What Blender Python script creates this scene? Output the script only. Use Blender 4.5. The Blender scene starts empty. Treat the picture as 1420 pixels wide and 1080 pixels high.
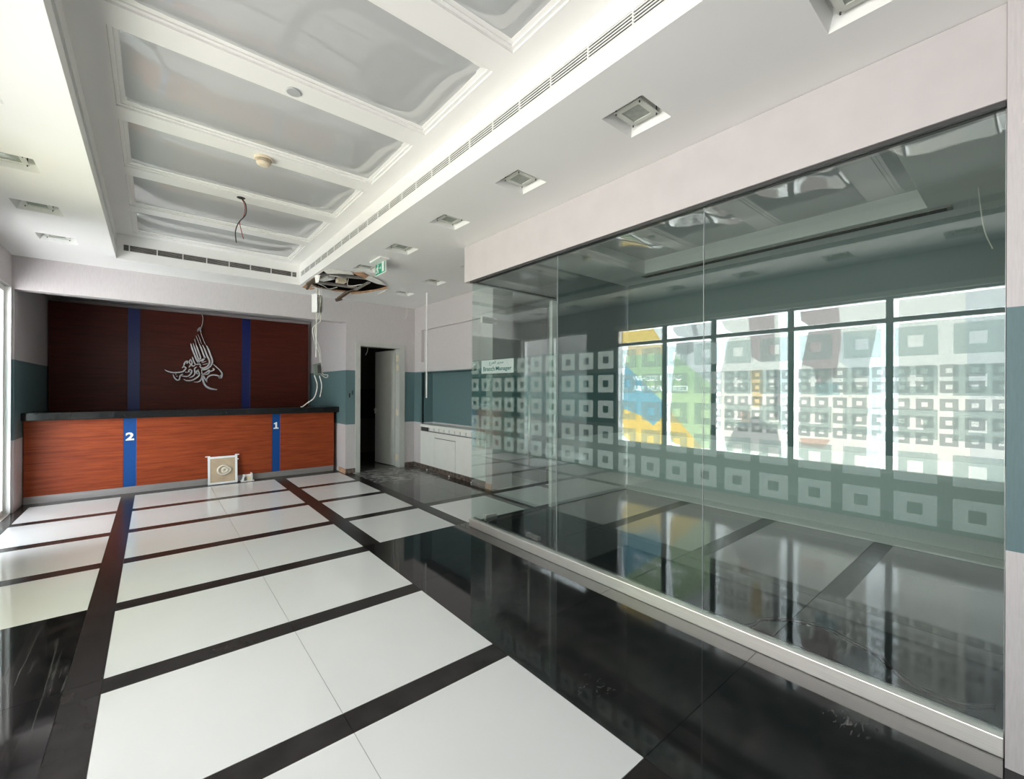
import bpy, bmesh, math, random
from mathutils import Vector, Matrix
from mathutils.geometry import delaunay_2d_cdt

# ------------------------------------------------------------------ camera, world, exposure
C = bpy.context.scene.collection
SC = bpy.context.scene
random.seed(7)

CAM_Z = 1.40
TH, PITCH, ROLL = 6.92169e-01, -6.77e-4, 4.356e-3
cam = bpy.data.cameras.new('camera')
cam.sensor_fit = 'HORIZONTAL'
cam.sensor_width = 36.0
cam.lens = 36.0 * 600.0 / 1420.0
cam.clip_start = 0.02
cam.clip_end = 200
camo = bpy.data.objects.new('camera', cam)
C.objects.link(camo)
_c, _s = math.cos(TH), math.sin(TH)
_base = Matrix(((_c, -_s, 0), (0, 0, -1), (_s, _c, 0)))
_cp, _sp = math.cos(PITCH), math.sin(PITCH)
_cr, _sr = math.cos(ROLL), math.sin(ROLL)
_M = Matrix(((_cr, -_sr, 0), (_sr, _cr, 0), (0, 0, 1))) @ Matrix(((1, 0, 0), (0, _cp, -_sp), (0, _sp, _cp))) @ _base
_right, _down, _fwd = _M[0].copy(), _M[1].copy(), _M[2].copy()
_rot = Matrix((_right, -_down, -_fwd)).transposed().to_4x4()
camo.matrix_world = Matrix.Translation((0, 0, CAM_Z)) @ _rot
SC.camera = camo

SKY = 11.0
w = bpy.data.worlds.new('daylight')
SC.world = w
w.use_nodes = True
_nt = w.node_tree
_bg = _nt.nodes['Background']
_tc = _nt.nodes.new('ShaderNodeTexCoord')
_sep = _nt.nodes.new('ShaderNodeSeparateXYZ')
_rmp = _nt.nodes.new('ShaderNodeValToRGB')
_rmp.color_ramp.elements[0].position = 0.49          # sunlit pale ground below the horizon
_rmp.color_ramp.elements[0].color = (1.25, 1.23, 1.24, 1)
_rmp.color_ramp.elements[1].position = 0.51
_rmp.color_ramp.elements[1].color = (0.90, 0.945, 1.0, 1)
_nt.links.new(_tc.outputs['Generated'], _sep.inputs[0])
_half = _nt.nodes.new('ShaderNodeMath')
_half.operation = 'MULTIPLY_ADD'
_half.inputs[1].default_value = 0.5
_half.inputs[2].default_value = 0.5
_nt.links.new(_sep.outputs['Z'], _half.inputs[0])
_nt.links.new(_half.outputs[0], _rmp.inputs[0])
_nt.links.new(_rmp.outputs[0], _bg.inputs['Color'])
_bg.inputs['Strength'].default_value = SKY
SC.view_settings.view_transform = 'Standard'
SC.view_settings.look = 'None'
SC.view_settings.gamma = 1.0
SC.view_settings.use_curve_mapping = False
SC.view_settings.exposure = 0.34
cy = SC.cycles
cy.use_denoising = True
cy.max_bounces = 16
cy.diffuse_bounces = 9
cy.glossy_bounces = 6
cy.transmission_bounces = 8
cy.transparent_max_bounces = 32
cy.sample_clamp_indirect = 12
cy.caustics_reflective = False
cy.caustics_refractive = False


def portal(name, loc, sx, sy):
    l = bpy.data.lights.new(name, 'AREA')
    l.shape = 'RECTANGLE'
    l.size, l.size_y = sx, sy
    l.cycles.is_portal = True
    o = bpy.data.objects.new(name, l)
    C.objects.link(o)
    o.location = loc
    o.rotation_euler = (math.radians(90), 0, math.radians(-90))   # -Z axis of the lamp looks along +X
    o['kind'] = 'helper'
    return o


# ------------------------------------------------------------------ helpers
WL = {}          # world location of every parent


def lin(r, g, b):
    def f(c):
        c /= 255.0
        return c / 12.92 if c <= 0.04045 else ((c + 0.055) / 1.055) ** 2.4
    return (f(r), f(g), f(b), 1.0)


def link(name, me, loc, parent=None):
    o = bpy.data.objects.new(name, me)
    C.objects.link(o)
    loc = Vector(loc)
    WL[o] = loc
    if parent is not None:
        o.parent = parent
        o.location = loc - WL[parent]
    else:
        o.location = loc
    return o


def thing(name, label, cat, loc=(0, 0, 0), group=None):
    o = link(name, None, loc)
    o.empty_display_size = 0.05
    tag(o, label, cat, group)
    return o


def tag(o, label, cat, group=None, kind=None):
    o['label'] = label
    o['category'] = cat
    if group:
        o['group'] = group
    if kind:
        o['kind'] = kind
    return o


def struct(o, label=None):
    o['kind'] = 'structure'
    if label:
        o['label'] = label
    return o


def mesh_obj(name, verts, faces, mat, parent=None, idx=None, smooth=False):
    vs = [Vector(v) for v in verts]
    lo = Vector((min(v[i] for v in vs) for i in range(3)))
    hi = Vector((max(v[i] for v in vs) for i in range(3)))
    c = (lo + hi) / 2
    me = bpy.data.meshes.new(name)
    me.from_pydata([v - c for v in vs], [], faces)
    for m in (mat if isinstance(mat, (list, tuple)) else [mat]):
        me.materials.append(m)
    if idx:
        me.polygons.foreach_set('material_index', idx)
    if smooth:
        me.polygons.foreach_set('use_smooth', [True] * len(me.polygons))
    me.update()
    return link(name, me, c, parent)


BOXF = [(0, 3, 2, 1), (4, 5, 6, 7), (0, 1, 5, 4), (1, 2, 6, 5), (2, 3, 7, 6), (3, 0, 4, 7)]
_cache = {}


def box(name, x0, x1, y0, y1, z0, z1, mat, parent=None, bevel=0.0):
    d = (x1 - x0, y1 - y0, z1 - z0)
    key = (round(d[0], 4), round(d[1], 4), round(d[2], 4), mat.name, bevel)
    me = _cache.get(key)
    if me is None:
        hx, hy, hz = d[0] / 2, d[1] / 2, d[2] / 2
        vs = [(-hx, -hy, -hz), (hx, -hy, -hz), (hx, hy, -hz), (-hx, hy, -hz),
              (-hx, -hy, hz), (hx, -hy, hz), (hx, hy, hz), (-hx, hy, hz)]
        me = bpy.data.meshes.new(name)
        me.from_pydata(vs, [], BOXF)
        if bevel:
            bm = bmesh.new()
            bm.from_mesh(me)
            bmesh.ops.bevel(bm, geom=bm.edges[:], offset=bevel, segments=2, affect='EDGES', profile=0.5)
            bm.to_mesh(me)
            bm.free()
        me.materials.append(mat)
        _cache[key] = me
    return link(name, me, ((x0 + x1) / 2, (y0 + y1) / 2, (z0 + z1) / 2), parent)


class MB:
    def __init__(self):
        self.v, self.f = [], []

    def box(self, x0, x1, y0, y1, z0, z1):
        b = len(self.v)
        self.v += [(x0, y0, z0), (x1, y0, z0), (x1, y1, z0), (x0, y1, z0), (x0, y0, z1), (x1, y0, z1), (x1, y1, z1), (x0, y1, z1)]
        self.f += [tuple(b + i for i in f) for f in BOXF]
        return self

    def bar(self, p, q, w, h, up=(0, 0, 1)):
        p, q = Vector(p), Vector(q)
        d = (q - p).normalized()
        s = d.cross(Vector(up))
        if s.length < 1e-5:
            s = d.cross(Vector((1, 0, 0)))
        s.normalize()
        u = s.cross(d).normalized()
        b = len(self.v)
        for c in (p, q):
            for a, e in ((-1, -1), (1, -1), (1, 1), (-1, 1)):
                self.v.append(tuple(c + s * a * w / 2 + u * e * h / 2))
        self.f += [tuple(b + i for i in f) for f in [(0, 1, 2, 3), (7, 6, 5, 4), (0, 4, 5, 1), (1, 5, 6, 2), (2, 6, 7, 3), (3, 7, 4, 0)]]
        return self

    def tube(self, pts, r, n=6, closed=False):
        pts = [Vector(p) for p in pts]
        b = len(self.v)
        prev = None
        for i, p in enumerate(pts):
            d = (pts[min(i + 1, len(pts) - 1)] - pts[max(i - 1, 0)]).normalized()
            ref = prev if prev is not None else (Vector((0, 0, 1)) if abs(d.z) < 0.9 else Vector((1, 0, 0)))
            s = ref - d * ref.dot(d)
            if s.length < 1e-5:
                s = d.orthogonal()
            s.normalize()
            prev = s
            t = d.cross(s)
            rr = r[i] if isinstance(r, (list, tuple)) else r
            for k in range(n):
                a = 2 * math.pi * k / n
                self.v.append(tuple(p + s * math.cos(a) * rr + t * math.sin(a) * rr))
        for i in range(len(pts) - 1):
            for k in range(n):
                k2 = (k + 1) % n
                self.f.append((b + i * n + k, b + i * n + k2, b + (i + 1) * n + k2, b + (i + 1) * n + k))
        self.f.append(tuple(b + k for k in reversed(range(n))))
        self.f.append(tuple(b + (len(pts) - 1) * n + k for k in range(n)))
        return self

    def build(self, name, mat, parent=None, smooth=False):
        return mesh_obj(name, self.v, self.f, mat, parent, smooth=smooth)


def spline(pts, k=6):
    pts = [Vector(p) for p in pts]
    if len(pts) < 3:
        return pts
    out = []
    for i in range(len(pts) - 1):
        p0 = pts[max(i - 1, 0)]
        p1, p2 = pts[i], pts[i + 1]
        p3 = pts[min(i + 2, len(pts) - 1)]
        for j in range(k):
            t = j / k
            out.append(0.5 * ((2 * p1) + (p2 - p0) * t + (2 * p0 - 5 * p1 + 4 * p2 - p3) * t * t + (3 * p1 - p0 - 3 * p2 + p3) * t ** 3))
    out.append(pts[-1])
    return out


def slab(name, axis, a, b, u, v, holes, mat, parent=None):
    """A wall or ceiling plate with rectangular holes. axis = thickness axis; u, v = ranges along the other two axes in xyz order."""
    us = sorted({u[0], u[1]} | {min(max(x, u[0]), u[1]) for h in holes for x in (h[0], h[1])})
    vs = sorted({v[0], v[1]} | {min(max(x, v[0]), v[1]) for h in holes for x in (h[2], h[3])})

    def solid(i, j):
        if i < 0 or j < 0 or i >= len(us) - 1 or j >= len(vs) - 1:
            return False
        cu, cv = (us[i] + us[i + 1]) / 2, (vs[j] + vs[j + 1]) / 2
        return not any(h[0] < cu < h[1] and h[2] < cv < h[3] for h in holes)

    def P(t, x, y):
        return {0: (t, x, y), 1: (x, t, y), 2: (x, y, t)}[axis]
    V, F, ix = [], [], {}

    def vid(p):
        if p not in ix:
            ix[p] = len(V)
            V.append(p)
        return ix[p]
    for i in range(len(us) - 1):
        for j in range(len(vs) - 1):
            if not solid(i, j):
                continue
            q = [(us[i], vs[j]), (us[i + 1], vs[j]), (us[i + 1], vs[j + 1]), (us[i], vs[j + 1])]
            F.append(tuple(vid(P(a, *p)) for p in reversed(q)))
            F.append(tuple(vid(P(b, *p)) for p in q))
            for k, (di, dj) in enumerate(((0, -1), (1, 0), (0, 1), (-1, 0))):
                if not solid(i + di, j + dj):
                    p, r = q[k], q[(k + 1) % 4]
                    F.append((vid(P(a, *p)), vid(P(a, *r)), vid(P(b, *r)), vid(P(b, *p))))
    return mesh_obj(name, V, F, mat, parent)


def inside(p, poly):
    c = False
    n = len(poly)
    for i in range(n):
        a, b = poly[i], poly[(i + 1) % n]
        if (a[1] > p[1]) != (b[1] > p[1]) and p[0] < (b[0] - a[0]) * (p[1] - a[1]) / (b[1] - a[1]) + a[0]:
            c = not c
    return c


def flat_regions(name, outer, holes, regions, mp, mats, parent=None, groups=()):
    """A flat sheet bounded by outer, less holes; each (poly, mat index) region colours its faces; groups are even-odd loop sets."""
    V, E = [], []
    for poly in [outer] + list(holes) + [r[0] for r in regions] + [l for g in groups for l in g[0]]:
        b = len(V)
        V += [Vector((p[0], p[1])) for p in poly]
        E += [(b + i, b + (i + 1) % len(poly)) for i in range(len(poly))]
    vo, eo, fo = delaunay_2d_cdt(V, E, [], 0, 1e-5)[:3]
    faces, idx = [], []
    for f in fo:
        c = (sum(vo[i][0] for i in f) / len(f), sum(vo[i][1] for i in f) / len(f))
        if not inside(c, outer) or any(inside(c, h) for h in holes):
            continue
        m = 0
        for poly, k in regions:
            if inside(c, poly):
                m = k
        for loops, k in groups:
            if sum(inside(c, l) for l in loops) % 2:
                m = k
        faces.append(tuple(f))
        idx.append(m)
    return mesh_obj(name, [mp(p[0], p[1]) for p in vo], faces, mats, parent, idx)


def text_curve(body, bold=0.0, extrude=0.0, fill='BOTH'):
    cu = bpy.data.curves.new('lettering', 'FONT')
    cu.body = body
    cu.size = 1.0
    cu.offset = bold
    cu.extrude = extrude
    cu.resolution_u = 3
    cu.fill_mode = fill
    o = bpy.data.objects.new('lettering', cu)
    C.objects.link(o)
    bpy.context.view_layer.update()
    dg = bpy.context.evaluated_depsgraph_get()
    me = bpy.data.meshes.new_from_object(o.evaluated_get(dg))
    bpy.data.objects.remove(o)
    return me


def text_obj(name, body, mat, parent, origin, ax, ay, width=None, height=None, bold=0.0, depth=0.002):
    """Lettering fitted into width x height, lower-left corner at origin, running along ax, upright along ay."""
    me = text_curve(body, bold, 0.5)
    ax, ay = Vector(ax), Vector(ay)
    az = ax.cross(ay)
    xs = [v.co.x for v in me.vertices]
    ys = [v.co.y for v in me.vertices]
    sx = (width / (max(xs) - min(xs))) if width else None
    sy = (height / (max(ys) - min(ys))) if height else None
    sx = sx or sy
    sy = sy or sx
    x0, y0 = min(xs), min(ys)
    vs = [Vector(origin) + ax * (v.co.x - x0) * sx + ay * (v.co.y - y0) * sy + az * (v.co.z + 0.5) * depth for v in me.vertices]
    fs = [tuple(p.vertices) for p in me.polygons]
    bpy.data.meshes.remove(me)
    return mesh_obj(name, vs, fs, mat, parent)


def text_loops(body, x0, y0, width, height, flip=1):
    me = text_curve(body, 0.0, 0.0, 'NONE')
    nb = {}
    for e in me.edges:
        a, b = e.vertices
        nb.setdefault(a, []).append(b)
        nb.setdefault(b, []).append(a)
    xs = [v.co.x for v in me.vertices]
    ys = [v.co.y for v in me.vertices]
    sx, sy = width / (max(xs) - min(xs)), height / (max(ys) - min(ys))
    seen, loops = set(), []
    for s in nb:
        if s in seen:
            continue
        lp, cur, prev = [], s, None
        while cur is not None and cur not in seen:
            seen.add(cur)
            lp.append(cur)
            nx = [k for k in nb[cur] if k != prev and k not in seen]
            prev, cur = cur, (nx[0] if nx else None)
        if len(lp) > 2:
            loops.append([(x0 + flip * (me.vertices[i].co.x - min(xs)) * sx, y0 + (me.vertices[i].co.y - min(ys)) * sy) for i in lp])
    bpy.data.meshes.remove(me)
    return loops


def dup(root, loc, label=None, group=None):
    r = root.copy()
    C.objects.link(r)
    r.location = loc
    WL[r] = Vector(loc)
    if label:
        r['label'] = label
    if group:
        r['group'] = group
    for ch in list(root.children):
        c = ch.copy()
        C.objects.link(c)
        c.parent = r
        for g in list(ch.children):
            d = g.copy()
            C.objects.link(d)
            d.parent = c
    return r


# ------------------------------------------------------------------ materials
def newmat(name):
    m = bpy.data.materials.new(name)
    m.use_nodes = True
    nt = m.node_tree
    for n in list(nt.nodes):
        nt.nodes.remove(n)
    out = nt.nodes.new('ShaderNodeOutputMaterial')
    return m, nt, out


def N(nt, t, **kw):
    n = nt.nodes.new(t)
    for k, v in kw.items():
        if k.startswith('i_'):
            n.inputs[int(k[2:])].default_value = v
        else:
            setattr(n, k, v)
    return n


def coords(nt, scale=(1, 1, 1)):
    g = N(nt, 'ShaderNodeNewGeometry')
    mp = N(nt, 'ShaderNodeMapping')
    mp.inputs['Scale'].default_value = scale
    nt.links.new(g.outputs['Position'], mp.inputs['Vector'])
    return mp.outputs[0], g


def pbr(name, col, rough=0.5, metal=0.0, ior=1.5, var=0.06, scale=6.0, bump=0.0, bscale=200.0, stretch=(1, 1, 1), rvar=0.0):
    m, nt, out = newmat(name)
    b = N(nt, 'ShaderNodeBsdfPrincipled')
    b.inputs['Roughness'].default_value = rough
    b.inputs['Metallic'].default_value = metal
    b.inputs['IOR'].default_value = ior
    vec, _ = coords(nt, stretch)
    no = N(nt, 'ShaderNodeTexNoise')
    no.inputs['Scale'].default_value = scale
    no.inputs['Detail'].default_value = 4
    nt.links.new(vec, no.inputs['Vector'])
    mr = N(nt, 'ShaderNodeMapRange')
    mr.inputs['From Min'].default_value = 0.3
    mr.inputs['From Max'].default_value = 0.7
    mr.inputs['To Min'].default_value = 1 - var
    mr.inputs['To Max'].default_value = 1 + var
    nt.links.new(no.outputs['Fac'], mr.inputs['Value'])
    mx = N(nt, 'ShaderNodeVectorMath', operation='SCALE')
    mx.inputs[0].default_value = col[:3]
    nt.links.new(mr.outputs[0], mx.inputs['Scale'])
    nt.links.new(mx.outputs[0], b.inputs['Base Color'])
    if rvar:
        m2 = N(nt, 'ShaderNodeMapRange')
        m2.inputs['From Min'].default_value = 0.35
        m2.inputs['From Max'].default_value = 0.7
        m2.inputs['To Min'].default_value = rough
        m2.inputs['To Max'].default_value = rough + rvar
        nt.links.new(no.outputs['Fac'], m2.inputs['Value'])
        nt.links.new(m2.outputs[0], b.inputs['Roughness'])
    if bump:
        n2 = N(nt, 'ShaderNodeTexNoise')
        n2.inputs['Scale'].default_value = bscale
        nt.links.new(vec, n2.inputs['Vector'])
        bp = N(nt, 'ShaderNodeBump')
        bp.inputs['Strength'].default_value = bump
        bp.inputs['Distance'].default_value = 0.002
        nt.links.new(n2.outputs['Fac'], bp.inputs['Height'])
        nt.links.new(bp.outputs[0], b.inputs['Normal'])
    nt.links.new(b.outputs[0], out.inputs[0])
    return m


WALL = (0.56, 0.523, 0.528)
TEAL = (0.108, 0.180, 0.192)


def wall_material(name, wall=WALL, teal=TEAL, z0=0.81, z1=1.715):
    """Vinyl wallcovering with a teal dado band painted between two heights."""
    m, nt, out = newmat(name)
    b = N(nt, 'ShaderNodeBsdfPrincipled')
    b.inputs['Roughness'].default_value = 0.55
    vec, g = coords(nt, (1, 1, 1))
    sp = N(nt, 'ShaderNodeSeparateXYZ')
    nt.links.new(g.outputs['Position'], sp.inputs[0])
    lo = N(nt, 'ShaderNodeMath', operation='GREATER_THAN')
    lo.inputs[1].default_value = z0
    hi = N(nt, 'ShaderNodeMath', operation='LESS_THAN')
    hi.inputs[1].default_value = z1
    nt.links.new(sp.outputs['Z'], lo.inputs[0])
    nt.links.new(sp.outputs['Z'], hi.inputs[0])
    an = N(nt, 'ShaderNodeMath', operation='MULTIPLY')
    nt.links.new(lo.outputs[0], an.inputs[0])
    nt.links.new(hi.outputs[0], an.inputs[1])
    # fine woven vertical grain
    mp = N(nt, 'ShaderNodeMapping')
    mp.inputs['Scale'].default_value = (140, 140, 14)
    nt.links.new(g.outputs['Position'], mp.inputs['Vector'])
    no = N(nt, 'ShaderNodeTexNoise')
    no.inputs['Scale'].default_value = 1.0
    no.inputs['Detail'].default_value = 3
    nt.links.new(mp.outputs[0], no.inputs['Vector'])
    mr = N(nt, 'ShaderNodeMapRange')
    mr.inputs['From Min'].default_value = 0.3
    mr.inputs['From Max'].default_value = 0.7
    mr.inputs['To Min'].default_value = 0.95
    mr.inputs['To Max'].default_value = 1.05
    nt.links.new(no.outputs['Fac'], mr.inputs['Value'])
    mix = N(nt, 'ShaderNodeMix', data_type='RGBA')
    mix.inputs['A'].default_value = (*wall, 1)
    mix.inputs['B'].default_value = (*teal, 1)
    nt.links.new(an.outputs[0], mix.inputs['Factor'])
    sc = N(nt, 'ShaderNodeVectorMath', operation='SCALE')
    nt.links.new(mix.outputs['Result'], sc.inputs[0])
    nt.links.new(mr.outputs[0], sc.inputs['Scale'])
    nt.links.new(sc.outputs[0], b.inputs['Base Color'])
    bp = N(nt, 'ShaderNodeBump')
    bp.inputs['Strength'].default_value = 0.15
    bp.inputs['Distance'].default_value = 0.001
    nt.links.new(no.outputs['Fac'], bp.inputs['Height'])
    nt.links.new(bp.outputs[0], b.inputs['Normal'])
    nt.links.new(b.outputs[0], out.inputs[0])
    return m


def wood_material(name, dark, light):
    m, nt, out = newmat(name)
    b = N(nt, 'ShaderNodeBsdfPrincipled')
    b.inputs['Roughness'].default_value = 0.45
    b.inputs['IOR'].default_value = 1.32
    vec, g = coords(nt, (1.4, 1.4, 26))
    n1 = N(nt, 'ShaderNodeTexNoise')
    n1.inputs['Scale'].default_value = 1.6
    n1.inputs['Detail'].default_value = 8
    n1.inputs['Roughness'].default_value = 0.65
    n1.inputs['Distortion'].default_value = 0.4
    nt.links.new(vec, n1.inputs['Vector'])
    r = N(nt, 'ShaderNodeValToRGB')
    r.color_ramp.elements[0].position = 0.30
    r.color_ramp.elements[0].color = (*dark, 1)
    r.color_ramp.elements[1].position = 0.66
    r.color_ramp.elements[1].color = (*light, 1)
    nt.links.new(n1.outputs['Fac'], r.inputs[0])
    nt.links.new(r.outputs[0], b.inputs['Base Color'])
    nt.links.new(b.outputs[0], out.inputs[0])
    return m


def stone_material(name, base, dusty):
    """Polished black granite with faint veins; plaster dust trodden in by the door and swirl marks on the left."""
    m, nt, out = newmat(name)
    b = N(nt, 'ShaderNodeBsdfPrincipled')
    b.inputs['IOR'].default_value = 1.55
    vec, g = coords(nt, (1, 1, 1))
    n1 = N(nt, 'ShaderNodeTexNoise')
    n1.inputs['Scale'].default_value = 9
    n1.inputs['Detail'].default_value = 8
    nt.links.new(vec, n1.inputs['Vector'])
    r = N(nt, 'ShaderNodeValToRGB')
    r.color_ramp.elements[0].position = 0.42
    r.color_ramp.elements[0].color = (*base, 1)
    r.color_ramp.elements[1].position = 0.80
    r.color_ramp.elements[1].color = (base[0] * 3.2, base[1] * 2.6, base[2] * 2.4, 1)
    nt.links.new(n1.outputs['Fac'], r.inputs[0])
    facs = []

    def blob(cx, cy, rad, stretch, lo, hi, amt, scl=5):
        mp = N(nt, 'ShaderNodeMapping')
        mp.inputs['Location'].default_value = (-cx / rad, -cy / rad, 0)
        mp.inputs['Scale'].default_value = (1 / rad, 1 / rad, 0)
        nt.links.new(g.outputs['Position'], mp.inputs['Vector'])
        ln = N(nt, 'ShaderNodeVectorMath', operation='LENGTH')
        nt.links.new(mp.outputs[0], ln.inputs[0])
        fall = N(nt, 'ShaderNodeMapRange')
        fall.inputs['From Min'].default_value = 1.0
        fall.inputs['From Max'].default_value = 0.25
        nt.links.new(ln.outputs['Value'], fall.inputs['Value'])
        m2 = N(nt, 'ShaderNodeMapping')
        m2.inputs['Scale'].default_value = stretch
        m2.inputs['Rotation'].default_value = (0, 0, 0.5)
        nt.links.new(g.outputs['Position'], m2.inputs['Vector'])
        n2 = N(nt, 'ShaderNodeTexNoise')
        n2.inputs['Scale'].default_value = scl
        n2.inputs['Detail'].default_value = 7
        n2.inputs['Distortion'].default_value = 1.2
        nt.links.new(m2.outputs[0], n2.inputs['Vector'])
        th = N(nt, 'ShaderNodeMapRange')
        th.inputs['From Min'].default_value = lo
        th.inputs['From Max'].default_value = hi
        th.inputs['To Max'].default_value = amt
        nt.links.new(n2.outputs['Fac'], th.inputs['Value'])
        mu = N(nt, 'ShaderNodeMath', operation='MULTIPLY', use_clamp=True)
        nt.links.new(fall.outputs[0], mu.inputs[0])
        nt.links.new(th.outputs[0], mu.inputs[1])
        facs.append(mu.outputs[0])
    blob(2.95, 6.7, 1.25, (1, 2.5, 1), 0.30, 0.72, 0.9)
    blob(-0.66, 3.0, 0.85, (22, 1.3, 1), 0.56, 0.75, 0.22, 1.2)
    blob(2.28, 0.50, 0.11, (1, 3, 1), 0.55, 0.70, 0.5, 16)
    blob(1.60, 1.32, 0.12, (1, 2, 1), 0.6, 0.75, 0.35, 22)
    acc = facs[0]
    for f in facs[1:]:
        ad = N(nt, 'ShaderNodeMath', operation='MAXIMUM')
        nt.links.new(acc, ad.inputs[0])
        nt.links.new(f, ad.inputs[1])
        acc = ad.outputs[0]
    mix = N(nt, 'ShaderNodeMix', data_type='RGBA')
    mix.inputs['B'].default_value = (0.45, 0.44, 0.43, 1)
    nt.links.new(acc, mix.inputs['Factor'])
    nt.links.new(r.outputs[0], mix.inputs['A'])
    nt.links.new(mix.outputs['Result'], b.inputs['Base Color'])
    rr = N(nt, 'ShaderNodeMapRange')
    rr.inputs['To Min'].default_value = 0.045
    rr.inputs['To Max'].default_value = 0.5
    nt.links.new(acc, rr.inputs['Value'])
    nt.links.new(rr.outputs[0], b.inputs['Roughness'])
    nt.links.new(b.outputs[0], out.inputs[0])
    return m


def glass_material(name, tint, r0):
    """Flat pane: tinted see-through with a mirror reflection that grows at grazing angles."""
    m, nt, out = newmat(name)
    lw = N(nt, 'ShaderNodeLayerWeight')
    lw.inputs['Blend'].default_value = 0.5
    p = N(nt, 'ShaderNodeMath', operation='POWER')
    p.inputs[1].default_value = 4.0
    nt.links.new(lw.outputs['Facing'], p.inputs[0])
    mr = N(nt, 'ShaderNodeMapRange')
    mr.inputs['To Min'].default_value = r0
    mr.inputs['To Max'].default_value = 1.0
    nt.links.new(p.outputs[0], mr.inputs['Value'])
    tr = N(nt, 'ShaderNodeBsdfTransparent')
    tr.inputs['Color'].default_value = (*tint, 1)
    gl = N(nt, 'ShaderNodeBsdfGlossy')
    gl.inputs['Roughness'].default_value = 0.0
    gl.inputs['Color'].default_value = (0.97, 1.0, 0.985, 1)
    mx = N(nt, 'ShaderNodeMixShader')
    nt.links.new(mr.outputs[0], mx.inputs[0])
    nt.links.new(tr.outputs[0], mx.inputs[1])
    nt.links.new(gl.outputs[0], mx.inputs[2])
    nt.links.new(mx.outputs[0], out.inputs[0])
    return m


def film_material(name, col, clear, tint=(1, 1, 1), through=0.5):
    """Frosted or printed adhesive film: part see-through, part scattering from both sides."""
    m, nt, out = newmat(name)
    vec, g = coords(nt)
    no = N(nt, 'ShaderNodeTexNoise')
    no.inputs['Scale'].default_value = 30
    nt.links.new(vec, no.inputs['Vector'])
    mr = N(nt, 'ShaderNodeMapRange')
    mr.inputs['To Min'].default_value = 0.94
    mr.inputs['To Max'].default_value = 1.06
    nt.links.new(no.outputs['Fac'], mr.inputs['Value'])
    sc = N(nt, 'ShaderNodeVectorMath', operation='SCALE')
    sc.inputs[0].default_value = col[:3]
    nt.links.new(mr.outputs[0], sc.inputs['Scale'])
    df = N(nt, 'ShaderNodeBsdfDiffuse')
    tl = N(nt, 'ShaderNodeBsdfTranslucent')
    nt.links.new(sc.outputs[0], df.inputs['Color'])
    nt.links.new(sc.outputs[0], tl.inputs['Color'])
    h = N(nt, 'ShaderNodeMixShader')
    h.inputs[0].default_value = through
    nt.links.new(df.outputs[0], h.inputs[1])
    nt.links.new(tl.outputs[0], h.inputs[2])
    tr = N(nt, 'ShaderNodeBsdfTransparent')
    tr.inputs['Color'].default_value = (*tint, 1)
    mx = N(nt, 'ShaderNodeMixShader')
    mx.inputs[0].default_value = clear
    nt.links.new(h.outputs[0], mx.inputs[1])
    nt.links.new(tr.outputs[0], mx.inputs[2])
    nt.links.new(mx.outputs[0], out.inputs[0])
    return m


def vinyl(name, col, k=0.54):
    return film_material(name, tuple(c * k for c in col[:3]), 0.86, tuple(c * k for c in col[:3]))


M = {}
M['wall'] = wall_material('mauve_grey_wallcovering_with_teal_band')
M['office_wall'] = wall_material('office_wallcovering', (0.80, 0.80, 0.78), (0.14, 0.20, 0.205), 0.81, 5.0)
M['plain_wall'] = pbr('plain_mauve_grey_wallcovering', (*WALL, 1), 0.55, var=0.03, bump=0.1)
M['bulkhead'] = M['plain_wall']
M['ceiling'] = pbr('white_ceiling_paint', (0.86, 0.85, 0.84, 1), 0.6, var=0.015, scale=2)
M['beam'] = pbr('white_gypsum_paint', (0.84, 0.825, 0.81, 1), 0.5, var=0.01, scale=2)
M['white_tile'] = pbr('polished_white_tile', (0.74, 0.74, 0.74, 1), 0.07, ior=1.5, var=0.015, scale=3, rvar=0.05)
M['black'] = stone_material('polished_black_granite', (0.010, 0.010, 0.011), True)
M['strip'] = pbr('dark_brown_granite', (0.024, 0.021, 0.021, 1), 0.24, ior=1.31, var=0.3, scale=7)
M['grout'] = pbr('dark_grout', (0.10, 0.10, 0.10, 1), 0.8)
M['wood'] = wood_material('cherry_veneer', (0.17, 0.026, 0.008), (0.33, 0.062, 0.017))
M['wood_shaded'] = wood_material('shaded_cherry_veneer', (0.042, 0.006, 0.003), (0.085, 0.013, 0.005))  # the counter's cherry with the recess shade put into its colour
M['blue'] = pbr('blue_laminate', lin(0, 66, 132), 0.35, var=0.05, scale=40)
M['blue_shaded'] = pbr('shaded_blue_laminate', lin(0, 22, 84), 0.4, var=0.05, scale=40)  # the counter strips' blue, darkened to carry the recess shade
M['black_top'] = pbr('black_counter_stone', (0.010, 0.010, 0.011, 1), 0.12, var=0.4, scale=20, rvar=0.1)
M['plinth'] = pbr('brushed_steel_plinth', (0.42, 0.39, 0.38, 1), 0.42, metal=0.6, var=0.12, stretch=(1, 1, 30), scale=4)
M['steel'] = pbr('brushed_stainless_steel', (0.93, 0.88, 0.83, 1), 0.32, metal=0.85, var=0.06, stretch=(1, 1, 60), scale=4)
M['chrome'] = pbr('polished_steel_lettering', (0.80, 0.80, 0.82, 1), 0.22, metal=0.9, var=0.04)
M['dark_metal'] = pbr('dark_grey_metal', (0.07, 0.07, 0.07, 1), 0.4, metal=0.4, var=0.1)
M['grey_metal'] = pbr('galvanised_metal', (0.36, 0.34, 0.32, 1), 0.45, metal=0.5, var=0.2, scale=12)
M['alu'] = pbr('grey_aluminium_frame', (0.66, 0.67, 0.68, 1), 0.4, metal=0.2, var=0.04)
M['white_metal'] = pbr('white_painted_metal', (0.82, 0.82, 0.80, 1), 0.4, var=0.02)
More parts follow.
